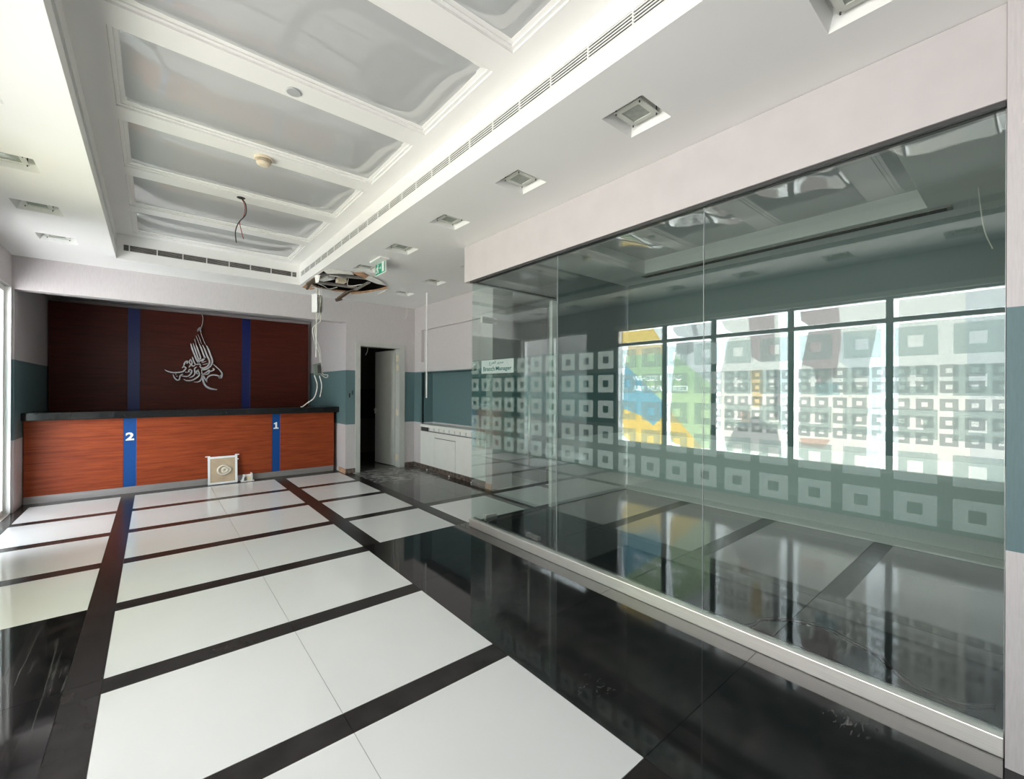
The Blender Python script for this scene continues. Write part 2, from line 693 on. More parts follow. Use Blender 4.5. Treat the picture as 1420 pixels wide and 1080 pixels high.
M['door'] = pbr('pale_grey_green_door_paint', (0.50, 0.51, 0.48, 1), 0.4, var=0.03)
M['cabinet'] = pbr('cream_white_lacquer', (0.80, 0.80, 0.76, 1), 0.35, var=0.02)
M['white_plastic'] = pbr('white_plastic', (0.82, 0.82, 0.81, 1), 0.4, var=0.03)
M['cream_plastic'] = pbr('aged_cream_plastic', (0.72, 0.62, 0.47, 1), 0.45, var=0.04)
M['grey_plastic'] = pbr('grey_plastic', (0.42, 0.43, 0.44, 1), 0.45, var=0.04)
M['void'] = pbr('shaded_ceiling_void', (0.02, 0.018, 0.017, 1), 0.9, var=0.3)  # near-black colour stands in for the shade of unlit cavities
M['shaded_wall'] = wall_material('shaded_back_room_wall', (0.16, 0.13, 0.12), (0.02, 0.02, 0.022), 0.75, 1.4)  # the unlit room's shade is put into these wall and dado colours
M['slot'] = pbr('shaded_slot', (0.025, 0.024, 0.023, 1), 0.8, var=0.2)  # near-black colour stands in for shade inside slots and gaps
M['lens'] = pbr('grey_green_lamp_glass', (0.30, 0.33, 0.29, 1), 0.15, var=0.12, scale=40)
M['plate'] = pbr('pale_frosted_lamp_glass', (0.62, 0.63, 0.58, 1), 0.25, var=0.05)
M['torn'] = pbr('torn_brown_board_paper', (0.50, 0.29, 0.17, 1), 0.85, var=0.3, scale=14)
M['plaster'] = pbr('broken_white_plaster', (0.80, 0.78, 0.75, 1), 0.85, var=0.08, scale=14, bump=0.3)
M['rust'] = pbr('dirty_brown_bracket', (0.12, 0.085, 0.06, 1), 0.7, var=0.4, scale=30)
M['brown_marble'] = pbr('brown_marble', (0.13, 0.10, 0.085, 1), 0.25, var=0.6, scale=16)
M['brick'] = pbr('exposed_brown_substrate', (0.48, 0.29, 0.19, 1), 0.8, var=0.3, scale=30)
M['tan'] = pbr('beige_board', (0.50, 0.38, 0.26, 1), 0.6, var=0.08, scale=10)
M['glue'] = pbr('dried_pale_glue', (0.74, 0.66, 0.56, 1), 0.5, var=0.1)
M['cable_white'] = pbr('white_cable', (0.74, 0.72, 0.66, 1), 0.5, var=0.05)
M['cable_black'] = pbr('black_cable', (0.012, 0.012, 0.012, 1), 0.5, var=0.1)
M['cable_red'] = pbr('red_cable', (0.30, 0.05, 0.04, 1), 0.5, var=0.1)
M['green'] = pbr('emerald_sign_face', lin(0, 150, 120), 0.35, var=0.03)
M['sign_white'] = pbr('white_sign_print', (0.86, 0.88, 0.87, 1), 0.4, var=0.02)
M['teal_ink'] = pbr('dark_teal_print', lin(20, 92, 88), 0.5, var=0.05)
M['pavement'] = pbr('pale_pavement', (0.60, 0.58, 0.57, 1), 0.8, var=0.1, scale=3)
M['facade'] = pbr('pale_exterior_render', (0.42, 0.41, 0.40, 1), 0.8, var=0.05)
M['roof'] = pbr('concrete_roof', (0.4, 0.4, 0.4, 1), 0.8)
M['glass'] = glass_material('green_tinted_partition_glass', (0.925, 0.965, 0.952), 0.075)
M['window_glass'] = glass_material('clear_window_glass', (0.97, 0.98, 0.975), 0.03)
M['frost'] = film_material('pale_frosted_film', (0.60, 0.69, 0.675), 0.70, (0.92, 0.98, 0.97), 0.25)
M['tint'] = film_material('sea_green_clear_film', (0.34, 0.55, 0.53), 0.90, (0.86, 0.95, 0.935))
M['frost_window'] = film_material('grey_frosted_film', (0.62, 0.64, 0.64), 0.32)
M['sign_film'] = film_material('pale_green_sign_film', (0.80, 0.91, 0.89), 0.18, (0.9, 0.97, 0.95))


def membrane_material():
    m, nt, out = newmat('glossy_grey_stretch_membrane')
    b = N(nt, 'ShaderNodeBsdfPrincipled')
    b.inputs['Base Color'].default_value = (0.50, 0.505, 0.51, 1)
    b.inputs['Roughness'].default_value = 0.03
    b.inputs['IOR'].default_value = 2.0
    vec, g = coords(nt, (0.9, 1.3, 1))
    no = N(nt, 'ShaderNodeTexNoise')
    no.inputs['Scale'].default_value = 1.1
    no.inputs['Detail'].default_value = 1
    nt.links.new(vec, no.inputs['Vector'])
    bp = N(nt, 'ShaderNodeBump')
    bp.inputs['Strength'].default_value = 0.25
    bp.inputs['Distance'].default_value = 0.05
    nt.links.new(no.outputs['Fac'], bp.inputs['Height'])
    nt.links.new(bp.outputs[0], b.inputs['Normal'])
    nt.links.new(b.outputs[0], out.inputs[0])
    return m


M['membrane'] = membrane_material()
V_GREEN = vinyl('green_vinyl', (0.58, 0.72, 0.46))
V_YELLOW = vinyl('yellow_vinyl', (0.93, 0.66, 0.20))
V_PEACH = vinyl('pale_orange_vinyl', (0.90, 0.70, 0.42))
V_BLUE = vinyl('blue_vinyl', (0.27, 0.50, 0.60))
V_WHITE = vinyl('white_vinyl', (0.98, 0.97, 0.94))
V_GREY = vinyl('pale_grey_vinyl', (0.80, 0.80, 0.77))
V_CREAM = vinyl('cream_vinyl', (1.0, 0.95, 0.86))
V_BROWN = vinyl('brown_vinyl', (0.56, 0.45, 0.43))
V_DARK = vinyl('charcoal_vinyl', (0.45, 0.43, 0.42))
V_SKIN = vinyl('warm_pink_vinyl', (0.78, 0.55, 0.45))
V_ORANGE = vinyl('orange_vinyl', (0.95, 0.74, 0.46))
V_LETTER = vinyl('white_letter_vinyl', (0.98, 0.98, 0.97), 1.0)

# ------------------------------------------------------------------ setting: sizes (metres; X to the glass, Y down the hall)
XL, XG, XR = -1.22, 2.52, 3.70          # left wall, glass partition, cabinet wall
YB, YF = -3.0, 7.28                     # wall behind the viewer, far wall
ZC, ZT = 2.88, 3.17                     # soffit, tray
TX0, TX1, TY0, TY1 = -0.33, 1.60, -1.07, 6.69
YE = 3.69                               # end of the office
PITCH_Y = 0.955

# floor slab and its tiles ------------------------------------------------------
floor = struct(mesh_obj('floor', *[MB().box(-1.45, 6.2, YB, 9.6, -0.06, -0.006).v, MB().box(-1.45, 6.2, YB, 9.6, -0.06, -0.006).f], M['grout']))
G = 0.0012


def tile(name, x0, x1, y0, y1, mat):
    box(name, x0 + G, x1 - G, y0 + G, y1 - G, -0.014, 0.0, mat, floor)


def row_y(k):
    return 0.945 + PITCH_Y * k


for k in range(-4, 7):
    y0 = row_y(k)
    y1, y2 = y0 + 0.82, y0 + PITCH_Y
    if k == 6:
        y1, y2 = 7.495, 7.70
    last = y2
    # middle bay: two white tiles and dark strips
    for x0, x1 in ((-0.18, 0.635), (0.635, 1.445)):
        tile('white_tile', x0, x1, y0, y1, M['white_tile'])
        tile('strip_tile', x0, x1, y1, y2, M['strip'])
    tile('strip_tile', -0.315, -0.18, y0, y1, M['strip'])
    tile('strip_tile', -0.315, -0.18, y1, y2, M['strip'])
    if k >= 3:
        tile('white_tile', -1.115, -0.315, y0, y1, M['white_tile'])
        tile('strip_tile', -1.115, -0.315, y1, y2, M['strip'])
        tile('strip_tile', -1.30, -1.115, y0, y2, M['strip'])
        tile('strip_tile', 1.445, 1.60, y0, y1, M['strip'])
        tile('strip_tile', 1.445, 1.60, y1, y2, M['strip'])
        ye = y1 if k < 6 else 7.45
        tile('white_tile', 1.60, 2.41, y0, ye, M['white_tile'])
        tile('strip_tile', 1.60, 2.41, ye, y2, M['strip'])
        tile('strip_tile', 2.41, 2.56, y0, y2, M['strip'])
    else:
        tile('black_tile', -1.30, -0.315, y0 - (0 if k > -4 else 0.2), y2, M['black'])
        tile('black_tile', 1.445, 2.49, y0, y2, M['black'])
    if k == 3:
        for x0, x1 in ((2.56, 3.37), (3.52, 4.33), (4.48, 5.29)):
            tile('white_tile', x0, x1, y0, y1, M['white_tile'])
            tile('strip_tile', x0, x1, y1, y2, M['strip'])
        for x0 in (3.37, 4.33, 5.29):
            tile('strip_tile', x0, x0 + 0.15, y0, y2, M['strip'])
    elif k in (4, 5, 6):
        tile('black_tile', 2.56, 3.13, y0, y2, M['black'])
        tile('black_tile', 3.13, 3.72, y0, y2, M['black'])
        if k == 4:
            tile('white_tile', 3.72, 4.53, y0, y1, M['white_tile'])
            tile('black_tile', 4.53, 5.5, y0, y2, M['black'])
for k in range(0, 4):                      # office floor behind the glass
    y0 = row_y(k) - PITCH_Y
    for x0, x1 in ((2.49, 3.48), (3.48, 4.47), (4.47, 5.30)):
        tile('black_tile', x0, x1, y0, min(y0 + PITCH_Y, 3.81), M['black'])
for y0, y1 in ((7.70, 8.6), (8.6, 9.5)):    # back room beyond the open door and behind the counter
    tile('black_tile', 2.62, 3.9, y0, y1, M['black'])
    tile('black_tile', -1.2, 2.45, y0, y1, M['black'])

# ceiling: soffit with lamp wells, tray, broken hole ----------------------------
HOLE = [(1.64, 6.4), (1.635, 6.18), (1.64, 5.86), (1.64, 5.68), (1.70, 5.60), (1.79, 5.55), (1.93, 5.55), (2.07, 5.63), (2.23, 5.78), (2.39, 5.88),
        (2.59, 5.92), (2.61, 6.0), (2.57, 6.31), (2.44, 6.58), (2.34, 6.68), (2.18, 6.72), (2.05, 6.74), (1.87, 6.70), (1.75, 6.58)]
LW, LD = 0.27, 0.255
RIGHT_LAMPS = [(2.015, 0.42 + 0.963 * k) for k in range(-2, 6)]
OUTER_LAMPS = [(2.975, 4.30), (2.975, 5.30), (2.975, 6.24)]
LEFT_LAMPS = [(-0.74, 0.42 + 0.963 * k) for k in range(-2, 7)]
OFFICE_LAMPS = []
wells = []
for lx, ly in RIGHT_LAMPS + OUTER_LAMPS + LEFT_LAMPS + OFFICE_LAMPS:
    wells.append((lx - LW / 2, lx + LW / 2, ly - LD / 2, ly + LD / 2))


def rect(h):
    return [(h[0], h[2]), (h[1], h[2]), (h[1], h[3]), (h[0], h[3])]


TRAY_OFF = (3.05, 4.80, 0.55, 3.16)
ceiling = flat_regions('ceiling', rect((-1.45, 5.6, YB - 0.1, YF + 0.1)),
                       [rect((TX0, TX1, TY0, TY1)), rect(TRAY_OFF), HOLE] + [rect(h) for h in wells], [],
                       lambda x, y: (x, y, ZC), [M['ceiling']])
struct(ceiling)
# cavity above the broken hole
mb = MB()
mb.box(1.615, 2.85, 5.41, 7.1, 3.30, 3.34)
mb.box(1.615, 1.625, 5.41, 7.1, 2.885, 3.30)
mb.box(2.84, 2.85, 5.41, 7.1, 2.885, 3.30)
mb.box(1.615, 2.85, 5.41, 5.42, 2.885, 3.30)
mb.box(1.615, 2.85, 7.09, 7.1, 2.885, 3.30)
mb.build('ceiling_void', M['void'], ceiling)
# plaster thickness at the hole's edge
mbv, mbf = [], []
n = len(HOLE)
for x, y in HOLE:
    mbv += [(x, y, ZC - 0.001), (x, y, ZC + 0.02)]
for i in range(n):
    j = (i + 1) % n
    mbf.append((2 * i, 2 * j, 2 * j + 1, 2 * i + 1))
mesh_obj('broken_edge', mbv, mbf, M['torn'], ceiling)

# tray fascias (four upright faces, each with a slot for its grille)
fascia = []
GZ0, GZ1 = 2.985, 3.055


def fascia_y(name, x, side, y0, y1, ys, ye):
    return slab(name, 0, min(x, x + side * 0.05), max(x, x + side * 0.05), (y0, y1), (ZC + 0.0006, ZT), [(ys, ye, GZ0, GZ1)], M['beam'], ceiling)


fascia_y('tray_fascia', TX1, 0.2, TY0, TY1, -0.9, 6.63)
fascia_y('tray_fascia', TX0, -0.2, TY0, TY1, -0.9, 6.63)
slab('tray_fascia', 1, TY1, TY1 + 0.01, (TX0, TX1), (ZC + 0.0006, ZT), [(-0.27, 1.56, GZ0, GZ1)], M['beam'], ceiling)
slab('tray_fascia', 1, TY0 - 0.01, TY0, (TX0, TX1), (ZC + 0.0006, ZT), [], M['beam'], ceiling)

# tray bed with panel openings, mouldings and stretched panels
PX0, PX1 = -0.185, 1.45
openings = [(PX0, PX1, 0.965 + 0.96 * k, 0.965 + 0.96 * k + 0.79) for k in range(-2, 6)]
slab('tray_bed', 2, ZT, ZT + 0.008, (TX0 - 0.06, TX1 + 0.06), (TY0 - 0.06, TY1 + 0.06), openings, M['beam'], ceiling)


def moulding(h):
    x0, x1, y0, y1 = h
    rings = [(0.001, ZT + 0.0005), (0.001, ZT + 0.012), (0.022, ZT + 0.012), (0.022, ZT + 0.020), (0.04, ZT + 0.024), (0.055, ZT + 0.030)]
    V, F = [], []
    for d, z in rings:
        V += [(x0 + d, y0 + d, z), (x1 - d, y0 + d, z), (x1 - d, y1 - d, z), (x0 + d, y1 - d, z)]
    for i in range(len(rings) - 1):
        for k in range(4):
            a, b = i * 4 + k, i * 4 + (k + 1) % 4
            F.append((a, b, b + 4, a + 4))
    return V, F


for h in openings:
    V, F = moulding(h)
    mesh_obj('panel_moulding', V, F, M['beam'], ceiling)
    V, F = [], []
    for i in range(17):
        for j in range(11):
            u_, v_ = i / 16, j / 10
            V.append((h[0] + 0.03 + (h[1] - h[0] - 0.06) * u_, h[2] + 0.03 + (h[3] - h[2] - 0.06) * v_,
                      ZT + 0.029 - 0.034 * (1 - (2 * u_ - 1) ** 6) * (1 - (2 * v_ - 1) ** 6)))
    for i in range(16):
        for j in range(10):
            F.append((i * 11 + j, i * 11 + j + 1, (i + 1) * 11 + j + 1, (i + 1) * 11 + j))
    mesh_obj('stretch_panel', V, F, M['membrane'], ceiling, smooth=True)

# unseen roof added over everything to keep daylight to the windows
struct(box('roof_light_block', -1.5, 6.4, YB - 0.3, 9.7, 3.40, 3.55, M['roof']))

# office tray
mo = slab('ceiling_office', 2, 3.05, 3.06, (TRAY_OFF[0] - 0.02, TRAY_OFF[1] + 0.02), (TRAY_OFF[2] - 0.02, TRAY_OFF[3] + 0.02), [], M['membrane'])
struct(mo)
mb = MB()
x0, x1, y0, y1 = TRAY_OFF
mb.box(x0 - 0.02, x0, y0 - 0.02, y1 + 0.02, ZC + 0.001, 3.05)
mb.box(x1, x1 + 0.02, y0 - 0.02, y1 + 0.02, ZC + 0.001, 3.05)
mb.box(x0, x1, y0 - 0.02, y0, ZC + 0.001, 3.05)
mb.box(x0, x1, y1, y1 + 0.02, ZC + 0.001, 3.05)
mb.build('tray_fascia', M['ceiling'], mo)

# walls -------------------------------------------------------------------------
WY0, WY1, WZ0, WZ1 = -0.935, 4.70, 0.505, 2.45
GY0, GY1, GZT = 5.35, 7.25, 2.52
wall_left = struct(slab('wall_left', 0, XL - 0.20, XL, (YB - 0.1, YF + 0.17), (0, 3.4), [(WY0, WY1, WZ0, WZ1), (GY0, GY1, -1, GZT)], M['wall']))
wall_far = struct(slab('wall_far', 1, YF, YF + 0.16, (XL, XR + 0.3), (0, 3.4), [(-1.2, 2.455, -1, 2.505), (2.66, 3.43, -1, 2.15)], M['wall']))
struct(box('wall_recess_left', -1.42, -1.20, YF + 0.161, 9.4, 0, 2.9, M['wall']))
struct(box('wall_recess_right', 2.455, 2.60, YF + 0.161, 9.4, 0, 2.9, M['wall']))
struct(box('wall_recess_back', -1.42, 2.60, 9.401, 9.5, 0, 2.9, M['plain_wall']))
struct(box('ceiling_recess', -1.199, 2.454, YF + 0.161, 9.4, 2.75, 2.80, M['plain_wall']))
# room beyond the door
struct(box('wall_back_room_right', 3.92, 4.0, YF + 0.161, 9.6, 0, 2.6, M['shaded_wall']))
struct(box('wall_back_room_end', 2.601, 3.919, 9.5, 9.6, 0, 2.6, M['shaded_wall']))
struct(box('wall_back_room_left', 2.601, 2.612, YF + 0.161, 9.499, 0, 2.6, M['shaded_wall']))
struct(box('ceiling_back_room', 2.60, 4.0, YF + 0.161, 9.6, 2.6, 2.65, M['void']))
# cabinet wall on the right with a shallow recess above and a deep niche below
wall_right = struct(slab('wall_right', 0, XR, XR + 0.06, (4.99, YF), (0, ZC), [(5.05, 7.015, 1.89, 2.457), (5.05, 7.03, -1, 1.70)], M['wall']))
mb = MB().box(XR + 0.058, XR + 0.08, 4.99, YF, 1.72, ZC)
mb.build('recess_back', M['wall'], wall_right)
mb = MB()
mb.box(3.94, 3.97, 5.0, 7.06, 0, 1.72)
mb.box(XR + 0.03, 3.94, 7.03, 7.06, 0, 1.72)
mb.box(XR + 0.03, 3.94, 5.02, 5.05, 0, 1.72)
mb.box(XR + 0.03, 3.94, 5.05, 7.03, 1.70, 1.72)
mb.build('niche_lining', M['wall'], wall_right)
struct(box('pillar', 3.655, 4.02, 4.84, 4.99, 0, ZC, M['plain_wall'], None, 0.004))
# corridor beyond the end of the cabinet wall
struct(box('wall_corridor', 4.02, 5.6, 5.65, 5.75, 0, ZC, M['wall']))
struct(box('wall_corridor_end', 5.5, 5.6, 3.70, 5.649, 0, ZC, M['wall']))
# office
struct(box('wall_office_back', 5.20, 5.30, -0.05, YE, 0, ZC, M['office_wall']))
struct(box('wall_office_end', 3.79, 5.499, YE + 0.02, YE + 0.10, 0, ZC, M['office_wall']))
struct(box('wall_near', 2.45, 5.3, YB, 0.066, 0, ZC, M['wall']))
struct(box('wall_rear', -1.42, 5.3, YB - 0.12, YB - 0.001, 0, 3.4, M['wall']))
struct(box('baseboard_office', 5.17, 5.20, 0.07, YE, 0, 0.07, M['cabinet'], None, 0.003))
# bulkhead over the glass
struct(box('wall_bulkhead', 2.49, 2.62, 0.067, 3.79, 2.512, ZC - 0.002, M['bulkhead'], None, 0.002))
struct(box('wall_bulkhead_end', 2.621, 5.49, 3.715, 3.79, 2.512, ZC - 0.002, M['bulkhead']))

# skirting
bb = struct(box('baseboard_right', XR - 0.018, XR, 4.99, YF, 0, 0.075, M['brown_marble']))
bb = struct(box('baseboard_far', 2.457, 2.618, YF - 0.016, YF, 0, 0.075, M['brown_marble']))
box('chipped_section', 2.442, 2.456, YF - 0.016, YF + 0.30, 0, 0.075, M['brick'], bb)
struct(box('baseboard_corner', 3.50, XR - 0.019, YF - 0.016, YF, 0, 0.075, M['brown_marble']))
struct(box('baseboard_pillar', 3.64, 3.654, 4.84, 4.98, 0, 0.075, M['brick']))
struct(box('baseboard_left', XL, XL + 0.014, YB, GY0, 0, 0.075, M['brown_marble']))
# broken plaster crumbs along the right skirting
for i, lab in enumerate(('crumb of white plaster by the skirting under the cream cabinet door', 'small white plaster crumb nearest the glass corner under the cabinet', 'white plaster crumb by the skirting nearest the back room door')):
    y = (5.95, 5.35, 6.7)[i]
    s = (0.022, 0.014, 0.014)[i]
    r = bpy.data.meshes.new('rubble')
    bm = bmesh.new()
    bmesh.ops.create_icosphere(bm, subdivisions=1, radius=s)
    for v in bm.verts:
        v.co *= random.uniform(0.6, 1.2)
    zmin = min(v.co.z for v in bm.verts)
    bm.to_mesh(r)
    bm.free()
    r.materials.append(M['plaster'])
    o = link('plaster_crumb', r, (XR - 0.03 - s - random.uniform(0, .03), y, -zmin))
    tag(o, lab, 'rubble', 'plaster crumbs by the right skirting')

# outside
struct(box('pavement', -2.85, -1.46, 5.15, 8.05, -0.30, -0.12, M['pavement']))
vest = struct(box('wall_vestibule', -3.0, -2.85, 6.0, 8.2, -0.12, 3.2, M['facade']))
struct(box('wall_light_block', -2.849, -1.43, 8.05, 8.2, -0.12, 3.2, M['facade']))  # unseen wall added to block bright sky past the glazed entrance
struct(box('canopy_light_block', -2.40, -1.51, 4.95, 8.2, 3.30, 3.42, M['facade']))  # unseen slab added to limit light falling on the outer walls

# ------------------------------------------------------------------ left windows
MULL = [-2.88, -1.90, -0.935, 0.03, 1.00, 1.97, 2.965, 3.755, 4.70]
FX0, FX1 = XL - 0.075, XL - 0.01


def yz(x):
    return lambda y, z: (x, y, z)


posters = {
    8: dict(low=[(4.501, 2.163), (4.568, 1.739), (4.607, 1.04), (4.59, 0.622), (4.521, 0.545), (4.358, 0.52), (3.78, 0.53), (3.78, 2.145)],
            up=[(4.628, 2.42), (3.79, 2.41), (3.79, 2.225), (4.64, 2.225)],
            reg_low=[([(4.7, 2.2), (3.7, 2.2), (3.7, 2.005), (4.7, 2.003)], 2),
                     ([(4.7, 1.98), (4.541, 1.842), (3.70, 1.11), (3.826, 0.975), (4.0, 0.824), (4.229, 0.977), (4.579, 1.076), (4.7, 1.08)], 3),
                     ([(4.7, 1.082), (4.579, 1.076), (4.229, 0.975), (4.0, 0.822), (3.826, 0.975), (3.7, 1.09), (3.7, 0.4), (4.7, 0.4)], 1)],
            reg_up=[([(4.75, 2.5), (4.057, 2.5), (3.873, 2.224), (3.873, 2.15), (4.75, 2.15)], 1), ([(4.057, 2.5), (3.873, 2.224), (3.7, 2.1), (3.7, 2.5)], 4)],
            text=True),
    7: dict(low=[(3.593, 2.148), (3.648, 1.71), (3.696, 1.077), (3.689, 0.655), (3.643, 0.574), (3.486, 0.53), (3.0, 0.54), (2.989, 0.852), (2.994, 2.138)],
            up=[(3.663, 2.406), (3.651, 2.342), (3.582, 2.261), (3.471, 2.225), (3.0, 2.225), (3.0, 2.41)],
            reg_low=[([(3.8, 2.13), (3.615, 1.961), (3.234, 1.647), (2.9, 1.39), (2.9, 2.2), (3.8, 2.2)], 5),
                     ([(3.593, 2.2), (3.32, 2.2), (3.298, 2.002), (3.405, 1.948), (3.581, 1.979)], 6),
                     ([(3.8, 1.18), (3.691, 1.067), (3.08, 0.45), (3.8, 0.45)], 1)],
            reg_up=[([(3.8, 2.5), (2.9, 2.5), (2.9, 2.1), (3.8, 2.1)], 5), ([(3.30, 2.5), (3.22, 2.2), (3.30, 2.2), (3.38, 2.5)], 6)],
            text=True),
}
POST_MATS = [V_GREEN, V_YELLOW, V_PEACH, V_BLUE, V_WHITE, V_GREY, V_DARK, V_LETTER]
photo = {
    6: dict(low=[(2.793, 2.155), (2.901, 1.663), (2.903, 0.911), (2.81, 0.54), (2.11, 0.53), (2.13, 2.163)],
            up=[(2.90, 2.41), (2.83, 2.282), (2.74, 2.225), (2.15, 2.225), (2.15, 2.41)],
            reg=[([(2.53, 2.5), (2.20, 2.5), (2.186, 1.803), (2.367, 1.788), (2.477, 1.865)], 1), ([(2.499, 1.675), (2.345, 1.694), (2.333, 1.414), (2.364, 1.18), (2.452, 1.177)], 5),
                 ([(2.20, 1.70), (2.05, 1.60), (2.05, 0.95), (2.20, 1.05)], 2),
                 ([(2.704, 0.875), (2.55, 1.02), (2.40, 1.05), (2.152, 0.868), (2.10, 0.563), (2.82, 0.59)], 3), ([(2.62, 1.12), (2.50, 1.12), (2.50, 0.97), (2.62, 0.97)], 6)]),
    5: dict(low=[(1.811, 2.144), (1.891, 1.704), (1.92, 0.565), (1.846, 0.53), (1.24, 0.53), (1.232, 0.651), (1.205, 1.72), (1.132, 2.16)],
            up=[(1.90, 2.41), (1.893, 2.294), (1.812, 2.225), (1.05, 2.225), (1.05, 2.41)],
            reg=[([(1.95, 2.5), (1.505, 2.5), (1.468, 1.998), (1.522, 1.60), (1.70, 1.45), (1.77, 1.699), (1.95, 1.75)], 1), ([(1.47, 2.10), (1.16, 2.0), (1.22, 1.55), (1.49, 1.75)], 4),
                 ([(1.898, 0.806), (1.574, 0.813), (1.65, 0.692), (1.888, 0.713)], 6), ([(1.74, 1.50), (1.50, 1.50), (1.48, 1.36), (1.72, 1.34)], 7)]),
    4: dict(low=[(0.955, 2.15), (0.955, 0.53), (0.08, 0.53), (0.08, 2.15)], up=[(0.955, 2.41), (0.955, 2.225), (0.08, 2.225), (0.08, 2.41)],
            reg=[([(0.45, 2.5), (0.05, 2.5), (0.05, 0.4), (0.40, 0.4)], 4)]),
}
for k in (1, 2, 3):  # bays behind the viewer: unseen, added for evener light in the hall
    y0, y1 = MULL[k - 1], MULL[k]
    photo[k] = dict(low=[(y1 - 0.05, 2.15), (y1 - 0.06, 0.53), (y0 + 0.06, 0.53), (y0 + 0.06, 2.15)], up=[(y1 - 0.05, 2.41), (y1 - 0.05, 2.225), (y0 + 0.06, 2.225), (y0 + 0.06, 2.41)], reg=[])
PLAIN_MATS = [vinyl('plain_white_vinyl', (0.95, 0.95, 0.95), 0.7)]
PHOTO_MATS = [V_CREAM, V_BROWN, V_DARK, V_DARK, V_GREY, V_ORANGE, V_SKIN, vinyl('pale_cyan_vinyl', (0.62, 0.72, 0.70))]

SQ_ROWS = [1.618, 1.447, 1.262, 1.077, 0.900]


def squares(rows, cols, ax, off, sy=0.138, sz=0.126, hole=0.050, clip=None):
    """Square rings of film; returns verts and faces in the plane given by ax(y, z)."""
    V, F = [], []
    for c in cols:
        for z in rows:
            b = len(V)
            y0, y1 = c - sy / 2, c + sy / 2
            if clip:
                y0, y1 = max(y0, clip[0]), min(y1, clip[1])
                if y1 - y0 < 0.02:
                    continue
            h0, h1 = max(y0, c - hole / 2), min(y1, c + hole / 2)
            if h1 <= h0:
                V += [ax(*p) for p in ((y0, z - sz / 2), (y1, z - sz / 2), (y1, z + sz / 2), (y0, z + sz / 2))]
                F.append((b, b + 1, b + 2, b + 3))
                continue
            V += [ax(*p) for p in ((y0, z - sz / 2), (y1, z - sz / 2), (y1, z + sz / 2), (y0, z + sz / 2),
                                   (h0, z - hole / 2), (h1, z - hole / 2), (h1, z + hole / 2), (h0, z + hole / 2))]
            for i in range(4):
                j = (i + 1) % 4
                F.append((b + i, b + j, b + 4 + j, b + 4 + i))
    return V, F


T1 = text_loops('WHERE IDEAS', 4.39, 1.560, 0.878, 0.082, -1)
T2 = text_loops('ARE NURTURED', 4.389, 1.390, 0.985, 0.086, -1)
for k in range(3, 9):
    y0, y1 = MULL[k - 1], MULL[k]
    frame = struct(MB().box(FX0, FX1, y0, y0 + 0.055, WZ0, WZ1).box(FX0, FX1, y1 - (0.045 if k == 8 else 0.0), y1, WZ0, WZ1)
                   .box(FX0, FX1, y0 + 0.055, y1, WZ0, WZ0 + 0.025).box(FX0, FX1, y0 + 0.055, y1, WZ1 - 0.025, WZ1).build('window_%d' % (k - 2), M['alu']))
    box('transom', FX0, FX1 + 0.006, y0 + 0.055, y1, 2.165, 2.215, M['alu'], frame)
    box('lower_pane', XL - 0.048, XL - 0.042, y0 + 0.05, y1, WZ0 + 0.02, 2.17, M['window_glass'], frame)
    box('upper_pane', XL - 0.048, XL - 0.042, y0 + 0.05, y1, 2.21, WZ1 - 0.02, M['window_glass'], frame)
    if k in posters:
        p = posters[k]
        gr = [([l for l in T1 if max(q[0] for q in l) < 4.7], 7), ([l for l in T2], 7)]
        lo = (y0, y1)
        gr = [([l for l in g[0] if min(q[0] for q in l) > lo[0] + 0.02 and max(q[0] for q in l) < lo[1] - 0.02], 7) for g in gr]
        a = flat_regions('poster', p['low'], [], p['reg_low'], yz(XL - 0.065), POST_MATS, frame, gr)
        flat_regions('upper_poster', p['up'], [], p['reg_up'], yz(XL - 0.065), POST_MATS, frame)
        a['label'] = 'green, yellow and blue printed vinyl with white slogan letters'
    elif photo[k]:
        p = photo[k]
        a = flat_regions('poster', p['low'], [], p['reg'], yz(XL - 0.065), PHOTO_MATS if k > 3 else PLAIN_MATS, frame)
        flat_regions('upper_poster', p['up'], [], p['reg'], yz(XL - 0.065), PHOTO_MATS if k > 3 else PLAIN_MATS, frame)
    if k not in (8, 7):
        cols = [c for c in [0.190 + 0.184 * i for i in range(-18, 16)] if y0 + 0.03 < c < y1 + 0.06]
        V, F = squares(SQ_ROWS, cols, yz(XL - 0.038), 0, clip=(y0 + 0.056, y1))
        if V:
            mesh_obj('frosted_film', V, F, M['frost_window'], frame)
struct(box('trim_1', XL - 0.002, XL + 0.05, WY0, WY1, WZ1, WZ1 + 0.06, M['white_metal'], None, 0.004))
struct(box('trim_2', XL - 0.002, XL + 0.03, WY0, WY1, WZ0 - 0.03, WZ0, M['white_metal'], None, 0.004))

